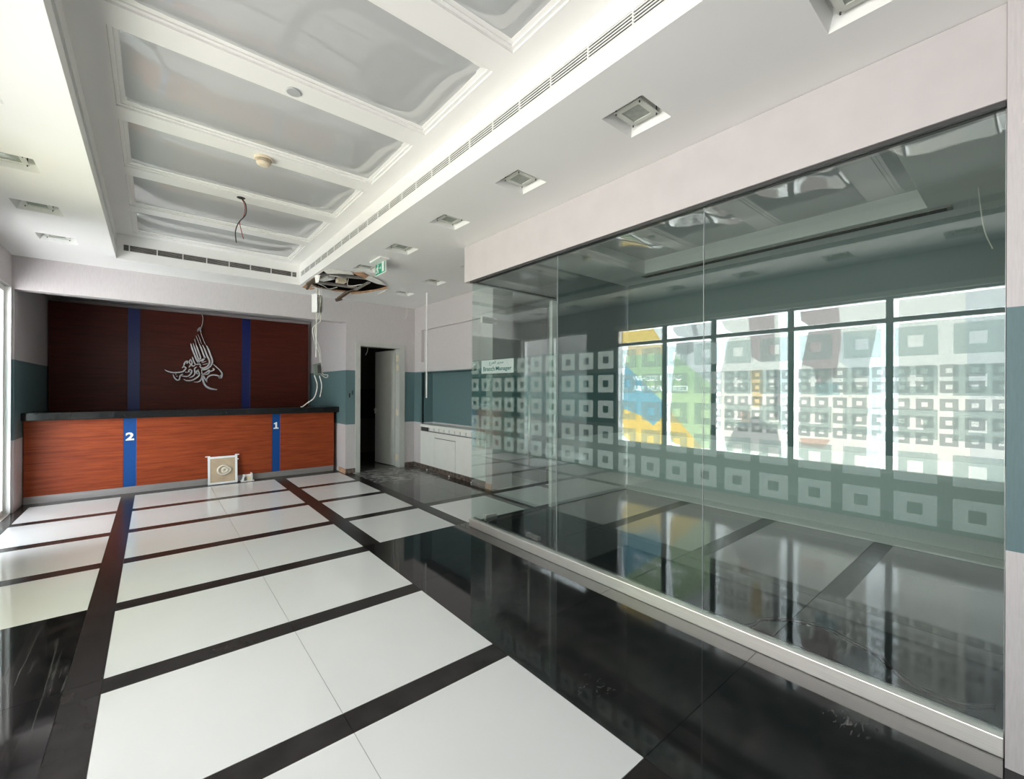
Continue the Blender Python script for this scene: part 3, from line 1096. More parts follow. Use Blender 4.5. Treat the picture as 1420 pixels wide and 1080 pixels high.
# glazed entrance near the counter
door2 = struct(MB().box(XL - 0.075, XL - 0.045, GY0, GY0 + 0.06, 0.06, GZT).box(XL - 0.075, XL - 0.045, GY1 - 0.07, GY1 - 0.021, 0.06, GZT)
               .box(XL - 0.075, XL - 0.045, GY0 + 0.06, GY1 - 0.06, GZT - 0.06, GZT).box(XL - 0.075, XL - 0.045, GY0, GY1 - 0.021, 0.0, 0.06)
               .box(XL - 0.075, XL - 0.045, 6.27, 6.33, 0.06, GZT - 0.06).build('door_2', M['white_metal']))
for a, b in ((GY0 + 0.05, 6.28), (6.32, GY1 - 0.05)):
    box('glass_pane', XL - 0.066, XL - 0.058, a, b, 0.055, GZT - 0.055, M['window_glass'], door2)
    V, F = squares(SQ_ROWS, [a + 0.09 + 0.184 * i for i in range(5)], yz(XL - 0.055), 0, clip=(a, b))
    mesh_obj('frosted_film', V, F, M['frost'], door2)
    mesh_obj('tint_film', [(XL - 0.070, a, 0.81), (XL - 0.070, b, 0.81), (XL - 0.070, b, 1.72), (XL - 0.070, a, 1.72)], [(0, 1, 2, 3)], M['tint'], door2)
jm = struct(box('trim_3', XL - 0.10, XL + 0.004, GY1 - 0.02, GY1 - 0.0006, 0.004, GZT - 0.001, M['white_metal']))
struct(box('trim_4', XL - 0.16, XL, GY0, GY1, -0.001, 0.004, M['steel']))

portal('daylight_portal', (XL - 0.10, (WY0 + WY1) / 2, (WZ0 + WZ1) / 2), WY1 - WY0, WZ1 - WZ0)

# ------------------------------------------------------------------ glass partition
GX0, GX1 = XG, XG + 0.012
part = thing('glass_partition', 'long clear glass partition on a steel base channel with frosted square stickers', 'partition', (XG, 1.9, 0))
box('base_channel', 2.50, 2.56, 0.07, 3.70, 0, 0.078, M['steel'], part, 0.003)
mb = MB().box(2.497, 2.515, 0.07, 3.70, 2.494, 2.511).box(2.536, 2.55, 0.07, 3.70, 2.494, 2.511)
mb.build('head_channel', M['dark_metal'], part)
mb = MB().box(2.553, 2.563, 0.07, 3.69, 0.079, 0.087).build('glazing_bead', M['dark_metal'], part)
SEAMS = [3.692, 2.470, 1.257, 0.070]
cols = [0.142 + 0.1836 * i for i in range(20)]
for i in range(3):
    b, a = SEAMS[i] - 0.0015, SEAMS[i + 1] + 0.0015
    gp = box('glass_panel', GX0, GX1, a, b, 0.070, 2.505, M['glass'], part)
    V, F = squares(SQ_ROWS, cols, yz(GX0 - 0.0015), 0, clip=(a, b))
    if i == 0:   # leave the room-name plate clear of the top row
        V, F = squares(SQ_ROWS[1:], cols, yz(GX0 - 0.0015), 0, clip=(a, b))
        V2, F2 = squares(SQ_ROWS[:1], [c for c in cols if c < 2.98 or c > 3.55], yz(GX0 - 0.0015), 0, clip=(a, b))
        F += [tuple(len(V) + q for q in f) for f in F2]
        V += V2
    fm = mesh_obj('frosted_squares', V, F, M['frost'], gp)
    mesh_obj('tint_band', [(GX1 + 0.0015, a, 0.812), (GX1 + 0.0015, b, 0.812), (GX1 + 0.0015, b, 1.70), (GX1 + 0.0015, a, 1.70)], [(0, 1, 2, 3)], M['tint'], gp)
    edge = MB().box(GX0 + 0.001, GX1 - 0.001, a - 0.0014, a, 0.08, 2.49).build('polished_edge', M['alu'], gp)
# room name on the first panel
sg = thing('room_name_plate', 'pale green frosted room sign reading Branch Manager on the glass', 'sign', (GX0 - 0.002, 3.265, 1.62))
mesh_obj('plate_film', [(GX0 - 0.0025, 3.515, 1.557), (GX0 - 0.0025, 3.015, 1.557), (GX0 - 0.0025, 3.015, 1.687), (GX0 - 0.0025, 3.515, 1.687)], [(0, 1, 2, 3)], M['sign_film'], sg)
text_obj('english_word', 'Branch', M['teal_ink'], sg, (GX0 - 0.003, 3.483, 1.582), (0, -1, 0), (0, 0, 1), width=0.185, height=0.042, bold=0.012, depth=0.0008)
text_obj('english_word', 'Manager', M['teal_ink'], sg, (GX0 - 0.003, 3.280, 1.572), (0, -1, 0), (0, 0, 1), width=0.235, height=0.050, bold=0.012, depth=0.0008)
text_obj('arabic_lettering', '\uFEC9\uFEAE\uFED4\uFEDF\uFE8D \uFEAE\uFEF3\uFEAA\uFEE3', M['teal_ink'], sg, (GX0 - 0.003, 3.385, 1.635), (0, -1, 0), (0, 0, 1), width=0.22, height=0.042, depth=0.0008)

# end panel with the office door
XP0, XP1 = 2.535, 3.735
ep = thing('glass_end_panel', 'narrow fixed glass sidelight at the corner of the glass office', 'glass panel', (2.61, YE, 0))
box('pane', XP0, 2.630, YE, YE + 0.010, 0.0, 2.505, M['glass'], ep)
mb = MB().box(2.55, 2.625, YE - 0.006, YE + 0.016, 0.0, 0.02)
mb.build('floor_clamp', M['steel'], ep)
dr = thing('glass_office_door', 'frameless glass office door with steel patch fittings and tall bar handle', 'door', (3.1, YE, 0))
pn = box('door_pane', 2.636, 3.495, YE, YE + 0.010, 0.012, 2.16, M['glass'], dr)
cl = [2.74 + 0.1836 * i for i in range(4)]
V, F = squares(SQ_ROWS, cl, lambda x, z: (x, YE - 0.0015, z), 0)
mesh_obj('frosted_squares', V, F, M['frost'], pn)
mesh_obj('tint_band', [(2.639, YE + 0.012, 0.812), (3.492, YE + 0.012, 0.812), (3.492, YE + 0.012, 1.70), (2.639, YE + 0.012, 1.70)], [(0, 1, 2, 3)], M['tint'], pn)
tp = thing('glass_transom_panel', 'glass panel over the office door', 'glass panel', (3.1, YE, 2.33))
box('pane', 2.636, 3.735, YE, YE + 0.010, 2.172, 2.505, M['glass'], tp)
side = thing('glass_side_panel', 'slim glass strip between the office door and the white post', 'glass panel', (3.57, YE, 0))
box('pane', 3.503, 3.655, YE, YE + 0.010, 0.0, 2.164, M['glass'], side)
box('top_patch', 2.640, 2.835, YE - 0.014, YE + 0.024, 2.105, 2.165, M['steel'], dr, 0.003)
box('bottom_patch', 2.70, 2.85, YE - 0.014, YE + 0.024, 0.012, 0.075, M['steel'], dr, 0.003)
hd = MB().tube([(3.275, YE - 0.05, 0.54), (3.275, YE - 0.05, 1.34)], 0.012, 10)
hd.tube([(3.275, YE - 0.05, 0.66), (3.275, YE - 0.001, 0.66)], 0.008, 8).tube([(3.275, YE - 0.05, 1.22), (3.275, YE - 0.001, 1.22)], 0.008, 8)
hd.build('bar_handle', M['steel'], dr, True)
struct(box('trim_5', 3.66, 3.735, YE - 0.02, YE + 0.03, 0, 2.47, M['white_metal'], None, 0.004))
struct(box('trim_6', 2.53, 3.735, YE - 0.01, YE + 0.02, 2.50, 2.511, M['dark_metal']))

# ------------------------------------------------------------------ service counter
ct = thing('service_counter', 'long cherry wood bank counter with black top and two numbered blue strips', 'counter', (0.6, 7.9, 0))
box('countertop', -1.198, 2.45, 7.58, 8.28, 1.005, 1.10, M['black_top'], ct, 0.008)
CY0 = 7.68
wp = [(-1.19, -0.303), (-0.172, 1.446), (1.562, 2.392)]
for a, b in wp:
    box('wood_panel', a, b, CY0, 8.2, 0.09, 1.003, M['wood'], ct, 0.002)
for (a, b), num, hgt in (((-0.303, -0.172), '2', 0.105), ((1.446, 1.562), '1', 0.105)):
    st = box('blue_strip', a, b, CY0 + 0.004, 8.2, 0.09, 1.003, M['blue'], ct)
    wd = 0.085 if num == '2' else 0.068
    if num == '2':
        text_obj('painted_number', num, M['sign_white'], st, ((a + b) / 2 - wd / 2, CY0 + 0.003, 0.705), (1, 0, 0), (0, 0, 1), width=wd, height=hgt, bold=0.035, depth=0.002)
    else:
        xc, zc = (a + b) / 2, 0.765
        pr_ = [(-0.036, 0), (0.036, 0), (0.036, 0.018), (0.014, 0.018), (0.014, 0.105), (-0.006, 0.105), (-0.012, 0.094), (-0.032, 0.090), (-0.032, 0.074), (-0.012, 0.074), (-0.012, 0.018), (-0.036, 0.018)]
        flat_regions('painted_number', pr_, [], [], lambda u, v: (xc + u, CY0 + 0.0025, zc + v), [M['sign_white']], st)
box('plinth', -1.19, 2.392, CY0 + 0.012, 8.2, 0.0, 0.088, M['plinth'], ct)

# wood cladding behind the counter
cl_ = thing('wall_cladding', 'shaded cherry wood wall cladding with two navy strips behind the counter', 'wall panel', (0.6, 9.38, 0.4))
KY = 9.25
for a, b in ((-1.19, -0.318), (-0.169, 1.241), (1.378, 2.377)):
    box('wood_panel', a, b, KY, 9.398, 0.05, 2.685, M['wood_shaded'], cl_, 0.002)
for a, b in ((-0.318, -0.169), (1.241, 1.378)):
    box('shaded_blue_strip', a, b, KY + 0.004, 9.398, 0.05, 2.685, M['blue_shaded'], cl_)

STROKES = [(0.0172, [(0.708, 2.152), (0.734, 2.09), (0.766, 1.989), (0.795, 1.887), (0.781, 1.816), (0.735, 1.756), (0.678, 1.726), (0.636, 1.722)]), (0.0162, [(0.653, 2.154), (0.682, 2.086), (0.719, 1.973), (0.756, 1.873), (0.735, 1.801), (0.688, 1.761), (0.642, 1.753), (0.61, 1.79)]), (0.0152, [(0.607, 2.17), (0.635, 2.096), (0.664, 2.002), (0.682, 1.933), (0.651, 1.881), (0.61, 1.879)]), (0.0152, [(0.558, 2.167), (0.584, 2.08), (0.613, 1.987), (0.627, 1.93), (0.605, 1.891)]), (0.0152, [(0.522, 2.17), (0.548, 2.078), (0.579, 1.972), (0.603, 1.878), (0.595, 1.821), (0.559, 1.813)]), (0.0162, [(0.49, 2.168), (0.512, 2.075), (0.548, 1.964), (0.579, 1.877), (0.636, 1.791)]), (0.0051, [(0.588, 2.333), (0.614, 2.259), (0.64, 2.166)]), (0.0051, [(0.624, 2.381), (0.655, 2.275), (0.697, 2.157)]), (0.0051, [(0.562, 2.312), (0.583, 2.244), (0.607, 2.17)]), (0.0051, [(0.542, 2.254), (0.552, 2.21), (0.565, 2.167)]), (0.0131, [(0.582, 2.377), (0.598, 2.429), (0.652, 2.476)]), (0.0111, [(0.652, 2.476), (0.625, 2.426), (0.631, 2.373)]), (0.0091, [(0.582, 2.377), (0.603, 2.408), (0.628, 2.419)]), (0.0141, [(0.146, 1.709), (0.189, 1.679), (0.256, 1.664), (0.334, 1.67), (0.388, 1.688), (0.425, 1.743), (0.395, 1.769), (0.373, 1.743)]), (0.0152, [(0.393, 1.767), (0.413, 1.842), (0.448, 1.861), (0.438, 1.818)]), (0.0121, [(0.488, 1.904), (0.471, 1.845), (0.49, 1.808), (0.465, 1.757)]), (0.0121, [(0.488, 1.904), (0.509, 1.846), (0.503, 1.796), (0.534, 1.784), (0.549, 1.806)]), (0.0131, [(0.513, 1.943), (0.533, 1.863), (0.559, 1.807)]), (0.0131, [(0.252, 1.635), (0.274, 1.574), (0.305, 1.541), (0.337, 1.55), (0.35, 1.616), (0.389, 1.644)]), (0.0131, [(0.35, 1.616), (0.404, 1.605), (0.456, 1.609), (0.496, 1.657), (0.506, 1.702), (0.479, 1.722), (0.463, 1.69), (0.494, 1.675)]), (0.0141, [(0.394, 1.557), (0.434, 1.533), (0.504, 1.538), (0.56, 1.573), (0.609, 1.625), (0.606, 1.676), (0.577, 1.706), (0.573, 1.662), (0.606, 1.644)]), (0.0121, [(0.535, 1.51), (0.601, 1.516), (0.637, 1.56), (0.649, 1.632), (0.642, 1.712)]), (0.0131, [(0.577, 1.77), (0.544, 1.737), (0.549, 1.661), (0.524, 1.61), (0.469, 1.581)]), (0.0131, [(0.642, 1.636), (0.704, 1.676), (0.754, 1.721), (0.739, 1.66), (0.668, 1.637)]), (0.0131, [(0.752, 1.69), (0.82, 1.731), (0.796, 1.758)]), (0.0202, [(0.658, 1.633), (0.664, 1.537), (0.7, 1.448), (0.763, 1.4), (0.865, 1.38)]), (0.0152, [(0.726, 1.506), (0.718, 1.57), (0.762, 1.625), (0.837, 1.637), (0.891, 1.619), (0.923, 1.587), (0.939, 1.659), (0.901, 1.73), (0.809, 1.826)]), (0.0121, [(0.923, 1.587), (0.891, 1.593), (0.923, 1.639)]), (0.0141, [(0.668, 1.626), (0.694, 1.563), (0.726, 1.506)]), (0.0081, [(0.626, 1.886), (0.667, 1.917), (0.708, 1.947)]), (0.0081, [(0.641, 1.848), (0.677, 1.861), (0.709, 1.873)]), (0.0081, [(0.657, 1.815), (0.699, 1.824), (0.732, 1.843)])]
DOTS = [(0.29, 1.634), (0.305, 1.603), (0.425, 1.677), (0.451, 1.677), (0.595, 1.718)]


def ribbons(strokes, y0, y1):
    V, F = [], []
    for wd, pts in strokes:
        sp = spline([(p[0], p[1], 0) for p in pts], 5)
        b = len(V)
        m_ = len(sp)
        for i, p in enumerate(sp):
            d = (sp[min(i + 1, m_ - 1)] - sp[max(i - 1, 0)]).normalized()
            nrm = Vector((-d.y, d.x, 0))
            t = i / (m_ - 1)
            k = 0.35 + 0.65 * min(1.0, 5 * t, 5 * (1 - t) + 0.1)
            l, r = p + nrm * wd * 0.74 * k, p - nrm * wd * 0.74 * k
            V += [(l.x, y0, l.y), (r.x, y0, r.y), (r.x, y1, r.y), (l.x, y1, l.y)]
        for i in range(m_ - 1):
            for q in range(4):
                a, c = b + i * 4 + q, b + i * 4 + (q + 1) % 4
                F.append((a, c, c + 4, a + 4))
        F.append((b + 3, b + 2, b + 1, b))
        e = b + (m_ - 1) * 4
        F.append((e, e + 1, e + 2, e + 3))
    return V, F


V, F = ribbons(STROKES, 9.205, 9.222)
lg = thing('wall_emblem', 'silver Arabic calligraphy shaped like a bird of prey on shaded wood cladding', 'sign', (0.54, 9.24, 1.9))
mesh_obj('calligraphy', V, F, M['chrome'], lg)
for x, z in DOTS:
    d = 0.011
    mesh_obj('dot', [(x - d, 9.205, z), (x, 9.205, z - d), (x + d, 9.205, z), (x, 9.205, z + d), (x - d, 9.222, z), (x, 9.222, z - d), (x + d, 9.222, z), (x, 9.222, z + d)],
             [(0, 1, 2, 3), (7, 6, 5, 4), (0, 4, 5, 1), (1, 5, 6, 2), (2, 6, 7, 3), (3, 7, 4, 0)], M['chrome'], lg)
for x, z in ((0.71, 2.1), (0.60, 1.85), (0.40, 1.68), (0.84, 1.63), (0.30, 1.665), (0.62, 2.42), (0.70, 1.45)):
    MB().tube([(x, 9.222, z), (x, 9.249, z)], 0.004, 6).build('standoff_pin', M['dark_metal'], lg)
wr = MB().tube(spline([(0.645, 9.24, 2.69), (0.66, 9.235, 2.63), (0.655, 9.225, 2.55), (0.64, 9.215, 2.47)], 5), 0.004, 6).build('hanging_wire', M['cable_white'])
tag(wr, 'thin wire running down from the cladding top to the silver emblem', 'wire')

# ------------------------------------------------------------------ things by the counter
fr = thing('framed_panel', 'white framed beige panel with a glue swirl leaning against the counter', 'panel', (0.79, 7.60, 0))
lean = math.radians(6)


def leanp(x, d, z):           # local panel coordinates to the leaning plane (d = depth behind its face)
    return (x, 7.60 + z * math.sin(lean) + d * math.cos(lean), z * math.cos(lean) - d * math.sin(lean) + 0.004)


def lean_box(name, x0, x1, d0, d1, z0, z1, mat):
    vs = [leanp(x, d, z) for z in (z0, z1) for x, d in ((x0, d0), (x1, d0), (x1, d1), (x0, d1))]
    return mesh_obj(name, vs, BOXF, mat, fr)


lean_box('frame_bar', 0.612, 0.640, 0, 0.024, 0.0, 0.40, M['white_plastic'])
lean_box('frame_bar', 0.948, 0.976, 0, 0.024, 0.0, 0.40, M['white_plastic'])
lean_box('frame_bar', 0.640, 0.948, 0, 0.024, 0.372, 0.400, M['white_plastic'])
lean_box('frame_bar', 0.640, 0.948, 0, 0.024, 0.0, 0.026, M['white_plastic'])
lean_box('board', 0.640, 0.948, 0.008, 0.018, 0.026, 0.372, M['tan'])
lean_box('corner_clip', 0.582, 0.640, 0.002, 0.020, 0.400, 0.414, M['white_plastic'])
lean_box('corner_clip', 0.948, 1.002, 0.002, 0.020, 0.400, 0.418, M['white_plastic'])
lean_box('corner_clip', 0.976, 0.994, 0.004, 0.018, 0.335, 0.350, M['white_plastic'])
mb = MB()
for sc_, r in ((1.0, 0.017), (0.42, 0.022)):
    pts = []
    for i in range(22):
        a = 2 * math.pi * i / 21
        rx, rz = 0.078 * sc_, 0.068 * sc_
        px = 0.812 + rx * math.cos(a) + 0.02 * (1 - sc_)
        pz = 0.195 + rz * math.sin(a) * (1.0 - 0.35 * max(0, math.cos(a)))
        pts.append(leanp(px, 0.006, pz))
    mb.tube(pts, r * 0.9, 6)
mb.build('glue_swirl', M['glue'], fr, True)

jb = thing('socket_box', 'small white wall socket box lying on the floor against the counter plinth', 'socket', (1.10, 7.62, 0))
box('back_plate', 1.02, 1.19, 7.56, 7.68, 0.0, 0.010, M['white_plastic'], jb, 0.003)
mesh_obj('side_wall', [(1.03, 7.57, 0.01), (1.05, 7.57, 0.01), (1.05, 7.67, 0.01), (1.03, 7.67, 0.01), (1.05, 7.58, 0.10), (1.068, 7.58, 0.10), (1.068, 7.66, 0.10), (1.05, 7.66, 0.10)], BOXF, M['white_plastic'], jb)
box('side_wall', 1.15, 1.168, 7.575, 7.665, 0.0102, 0.118, M['white_plastic'], jb, 0.003)
box('rear_wall', 1.068, 1.15, 7.648, 7.665, 0.0102, 0.095, M['white_plastic'], jb, 0.003)
box('terminal_block', 1.095, 1.149, 7.60, 7.647, 0.0102, 0.07, M['cream_plastic'], jb, 0.003)
box('inner_frame', 1.070, 1.088, 7.59, 7.647, 0.0102, 0.055, M['grey_metal'], jb)

# door to the back room ---------------------------------------------------------
fr2 = struct(MB().box(2.612, 2.692, YF - 0.022, YF + 0.17, 0, 2.195).box(3.398, 3.50, YF - 0.022, YF + 0.17, 0, 2.195).box(2.692, 3.398, YF - 0.022, YF + 0.17, 2.13, 2.195).build('trim_7', M['door']))
leaf_a = math.radians(83)
d1 = thing('door_leaf', 'pale grey door standing open into the dark back room', 'door', (3.392, YF + 0.13, 0))
d1['kind'] = 'structure'
d1.name = 'door_1'
R = Matrix.Translation((3.392, YF + 0.13, 0)) @ Matrix.Rotation(math.radians(180) - leaf_a, 4, 'Z')


def leafbox(name, x0, x1, y0, y1, z0, z1, mat, parent):
    vs = [R @ Vector((x, y, z)) for z in (z0, z1) for x, y in ((x0, y0), (x1, y0), (x1, y1), (x0, y1))]
    return mesh_obj(name, vs, BOXF, mat, parent)


lf = leafbox('leaf', 0.004, 0.69, -0.02, 0.02, 0.012, 2.11, M['door'], d1)
lb = leafbox('lever_handle', 0.55, 0.66, 0.05, 0.066, 1.0, 1.016, M['steel'], d1)
leafbox('handle_rose', 0.635, 0.66, 0.021, 0.05, 0.94, 1.04, M['steel'], d1)
for z in (0.17, 0.98, 1.79, 1.96):
    box('hinge', 3.384, 3.398, YF + 0.03, YF + 0.10, z - 0.055, z + 0.055, M['cream_plastic'], d1)
sw = thing('switch_box', 'open black switch hole in the wall left of the door', 'switch', (2.53, YF, 1.31))
box('back_box', 2.508, 2.528, YF - 0.004, YF - 0.0005, 1.26, 1.33, M['cable_black'], sw)
box('loose_wire', 2.56, 2.572, YF - 0.006, YF - 0.0005, 1.31, 1.375, M['cable_black'], sw)

# cream cabinet in the right wall -------------------------------------------------
cb = thing('wall_cabinet', 'long cream cabinet under the teal niche with a slotted vent and flush door', 'cabinet', (3.82, 6.0, 0.08))
box('body', XR + 0.012, 3.938, 5.055, 7.028, 0.076, 0.665, M['slot'], cb)  # cream body coloured dark so the panel gaps look shaded
box('top_slab', XR - 0.006, 3.938, 5.055, 7.028, 0.735, 0.785, M['cabinet'], cb, 0.003)
box('front_panel', XR - 0.004, XR + 0.010, 6.52, 7.028, 0.076, 0.66, M['cabinet'], cb)
box('front_panel', XR - 0.004, XR + 0.010, 5.055, 5.857, 0.076, 0.66, M['cabinet'], cb)
box('front_panel', XR - 0.004, XR + 0.010, 5.862, 6.517, 0.577, 0.66, M['cabinet'], cb)
box('flush_door', XR - 0.004, XR + 0.010, 5.868, 6.516, 0.076, 0.565, M['cabinet'], cb)
box('vent_back', XR + 0.03, XR + 0.04, 5.055, 7.028, 0.666, 0.734, M['grey_plastic'], cb)
box('vent_blank', XR + 0.012, XR + 0.029, 6.80, 7.028, 0.666, 0.734, M['dark_metal'], cb)
for i in range(10):
    y = 5.12 + 0.165 * i
    box('vent_cell', XR + 0.022, XR + 0.0299, y, y + 0.135, 0.678, 0.730, M['cabinet'], cb)

# ceiling fixtures ----------------------------------------------------------------
def make_lamp(x, y, label, group):
    t = thing('recessed_downlight', label, 'downlight', (x, y, ZC), group)
    V = []
    hw, hd_ = LW / 2, LD / 2
    rings = [(1.0, ZC), (0.84, ZC + 0.050), (0.84, ZC + 0.085)]
    F = []
    for k, z in rings:
        V += [(x - hw * k, y - hd_ * k, z), (x + hw * k, y - hd_ * k, z), (x + hw * k, y + hd_ * k, z), (x - hw * k, y + hd_ * k, z)]
    for i in range(2):
        for q in range(4):
            a, b = i * 4 + q, i * 4 + (q + 1) % 4
            F.append((a, b, b + 4, a + 4))
    F.append((8, 9, 10, 11))
    mesh_obj('well', V, F, M['white_metal'], t)
    slab('glass_plate', 2, ZC + 0.024, ZC + 0.030, (x - 0.088, x + 0.088), (y - 0.083, y + 0.083), [(x - 0.058, x + 0.058, y - 0.053, y + 0.053)], M['plate'], t)
    box('lens', x - 0.0575, x + 0.0575, y - 0.0525, y + 0.0525, ZC + 0.029, ZC + 0.036, M['lens'], t)
    for sx in (-1, 1):
        for sy in (-1, 1):
            px, py = x + sx * 0.079, y + sy * 0.074
            MB().tube([(px, py, ZC + 0.014), (px, py, ZC + 0.0238)], 0.0038, 6).tube([(px, py, ZC + 0.0302), (px, py, ZC + 0.084)], 0.004, 6).build('clip', M['dark_metal'], t)
    return t


ORD = ['first', 'second', 'third', 'fourth', 'fifth', 'sixth', 'seventh', 'eighth', 'ninth']
l0 = None
vis_r = [p for p in RIGHT_LAMPS if p[1] > 0]
for i, (x, y) in enumerate(vis_r):
    lab = ['recessed square downlight cut by the top edge of the picture, nearest the viewer',
           'largest whole recessed square downlight, above the long glass partition',
           'second whole downlight along the soffit beside the tray grille, counting from the glass end',
           'third whole downlight along the soffit beside the tray grille, counting from the glass end',
           'small recessed downlight just before the green exit sign',
           'small recessed downlight at the torn edge of the broken ceiling hole'][i]
    if l0 is None:
        l0 = make_lamp(x, y, lab, 'recessed downlights')
    else:
        dup(l0, (x, y, ZC), lab)
for (x, y), lab in zip(OUTER_LAMPS, ['small recessed downlight half hidden behind the corner of the bulkhead over the glass',
                                     'small recessed downlight between the exit sign and the white hanging conduit',
                                     'farthest recessed downlight near the back room door']):
    dup(l0, (x, y, ZC), lab)
li = 0
for x, y in [p for p in LEFT_LAMPS if p[1] > 0]:
    n_ = int(round((6.198 - y) / 0.963))
    lab = 'recessed square downlight in the left soffit, %s from the counter end' % ORD[n_]
    dup(l0, (x, y, ZC), lab)
for x, y in [p for p in RIGHT_LAMPS + LEFT_LAMPS if p[1] <= 0]:
    side_ = 'right' if x > 0 else 'left'
    dup(l0, (x, y, ZC), 'recessed downlight in the %s soffit behind the viewer, %s back' % (side_, 'one place' if y > -1 else 'two places'))


def grille_y(label, x, side, y0, y1):
    t = thing('air_grille', label, 'vent', (x, (y0 + y1) / 2, GZ0), 'linear air grilles of the tray')
    box('backing', x + side * 0.03 - 0.003, x + side * 0.03 + 0.003, y0, y1, GZ0, GZ1, M['slot'], t)
    for i in range(5):
        z = GZ0 + 0.002 + i * 0.0148
        box('slat', min(x, x + side * 0.004), max(x, x + side * 0.004), y0, y1, z, z + 0.0055, M['white_metal'], t)
    nd = int((y1 - y0) / 0.253)
    for i in range(1, nd + 1):
        y = y1 - 0.2 - 0.253 * (i - 1)
        if y > y0:
            box('divider', min(x - side * 0.001, x + side * 0.008), max(x - side * 0.001, x + side * 0.008), y - 0.004, y + 0.004, GZ0, GZ1, M['white_metal'], t)
    return t


grille_y('long slotted white air grille along the right side of the ceiling tray', TX1, 1, -0.9, 6.63)
grille_y('long slotted air grille along the shaded left side of the ceiling tray', TX0, -1, -0.9, 6.63)
t = thing('air_grille', 'short slotted air grille at the counter end of the ceiling tray', 'vent', (0.64, TY1, GZ0), 'linear air grilles of the tray')
box('backing', -0.27, 1.56, TY1 + 0.03, TY1 + 0.036, GZ0, GZ1, M['slot'], t)
for i in range(5):
    z = GZ0 + 0.002 + i * 0.0148
    box('slat', -0.27, 1.56, TY1, TY1 + 0.004, z, z + 0.006, M['grey_metal'], t)
for x in (-0.22, 0.03, 0.275, 0.515, 0.755, 0.995, 1.24, 1.50):
    box('divider', x - 0.005, x + 0.005, TY1 - 0.001, TY1 + 0.022, GZ0, GZ1, M['white_metal'], t)

# office slot diffuser along its tray
sd = thing('slot_diffuser', 'dark slot diffuser along the ceiling inside the glass office', 'vent', (4.90, 1.85, ZC))
box('frame', 4.86, 4.96, 0.42, 3.25, ZC - 0.012, ZC - 0.001, M['grey_metal'], sd)
box('slot', 4.875, 4.90, 0.45, 3.22, ZC - 0.014, ZC - 0.0121, M['slot'], sd)
box('slot', 4.915, 4.94, 0.45, 3.22, ZC - 0.014, ZC - 0.0121, M['slot'], sd)


def lathe(name, prof, c, mat, parent=None, n=20):
    V, F = [], []
    for r, z in prof:
        for k in range(n):
            a = 2 * math.pi * k / n
            V.append((c[0] + r * math.cos(a), c[1] + r * math.sin(a), c[2] + z))
    for i in range(len(prof) - 1):
        for k in range(n):
            F.append((i * n + k, i * n + (k + 1) % n, (i + 1) * n + (k + 1) % n, (i + 1) * n + k))
    F.append(tuple(range(n)))
    F.append(tuple(range((len(prof) - 1) * n, len(prof) * n)))
    return mesh_obj(name, V, F, mat, parent, smooth=False)


sm = thing('smoke_detector', 'cream smoke detector with dark vents on a tray beam', 'smoke detector', (0.645, 3.78, ZT))
lathe('base', [(0.064, 0), (0.064, -0.012), (0.058, -0.016)], (0.645, 3.78, ZT), M['cream_plastic'], sm)
lathe('vent_ring', [(0.046, -0.0161), (0.048, -0.038)], (0.645, 3.78, ZT), M['slot'], sm)
for zz in (-0.022, -0.031):
    lathe('vent_rib', [(0.052, zz), (0.052, zz - 0.004), (0.049, zz - 0.004)], (0.645, 3.78, ZT), M['cream_plastic'], sm)
lathe('cap', [(0.050, -0.0382), (0.047, -0.048), (0.030, -0.058), (0.012, -0.060)], (0.645, 3.78, ZT), M['cream_plastic'], sm)
bp_ = lathe('ceiling_blank_plate', [(0.040, -0.0005), (0.040, -0.008), (0.036, -0.011)], (0.635, 2.815, ZT), M['grey_plastic'])
tag(bp_, 'round grey blanking plate on a tray beam', 'cover plate')
lw_ = thing('loose_ceiling_wires', 'black and red loose wires hanging from a hole in a tray beam', 'wire', (0.62, 4.70, ZT))
lathe('hole', [(0.035, -0.0005), (0.033, -0.002)], (0.62, 4.70, ZT), M['slot'], lw_)
MB().tube(spline([(0.62, 4.70, 3.168), (0.655, 4.69, 3.12), (0.655, 4.68, 3.02), (0.60, 4.68, 2.93), (0.575, 4.68, 2.84), (0.582, 4.68, 2.74)], 6), 0.0045, 6).build('black_wire', M['cable_black'], lw_)
MB().tube(spline([(0.622, 4.705, 3.168), (0.652, 4.70, 3.10), (0.640, 4.70, 3.0), (0.610, 4.69, 2.94), (0.625, 4.69, 2.85), (0.64, 4.69, 2.79)], 6), 0.0035, 6).build('red_wire', M['cable_red'], lw_)

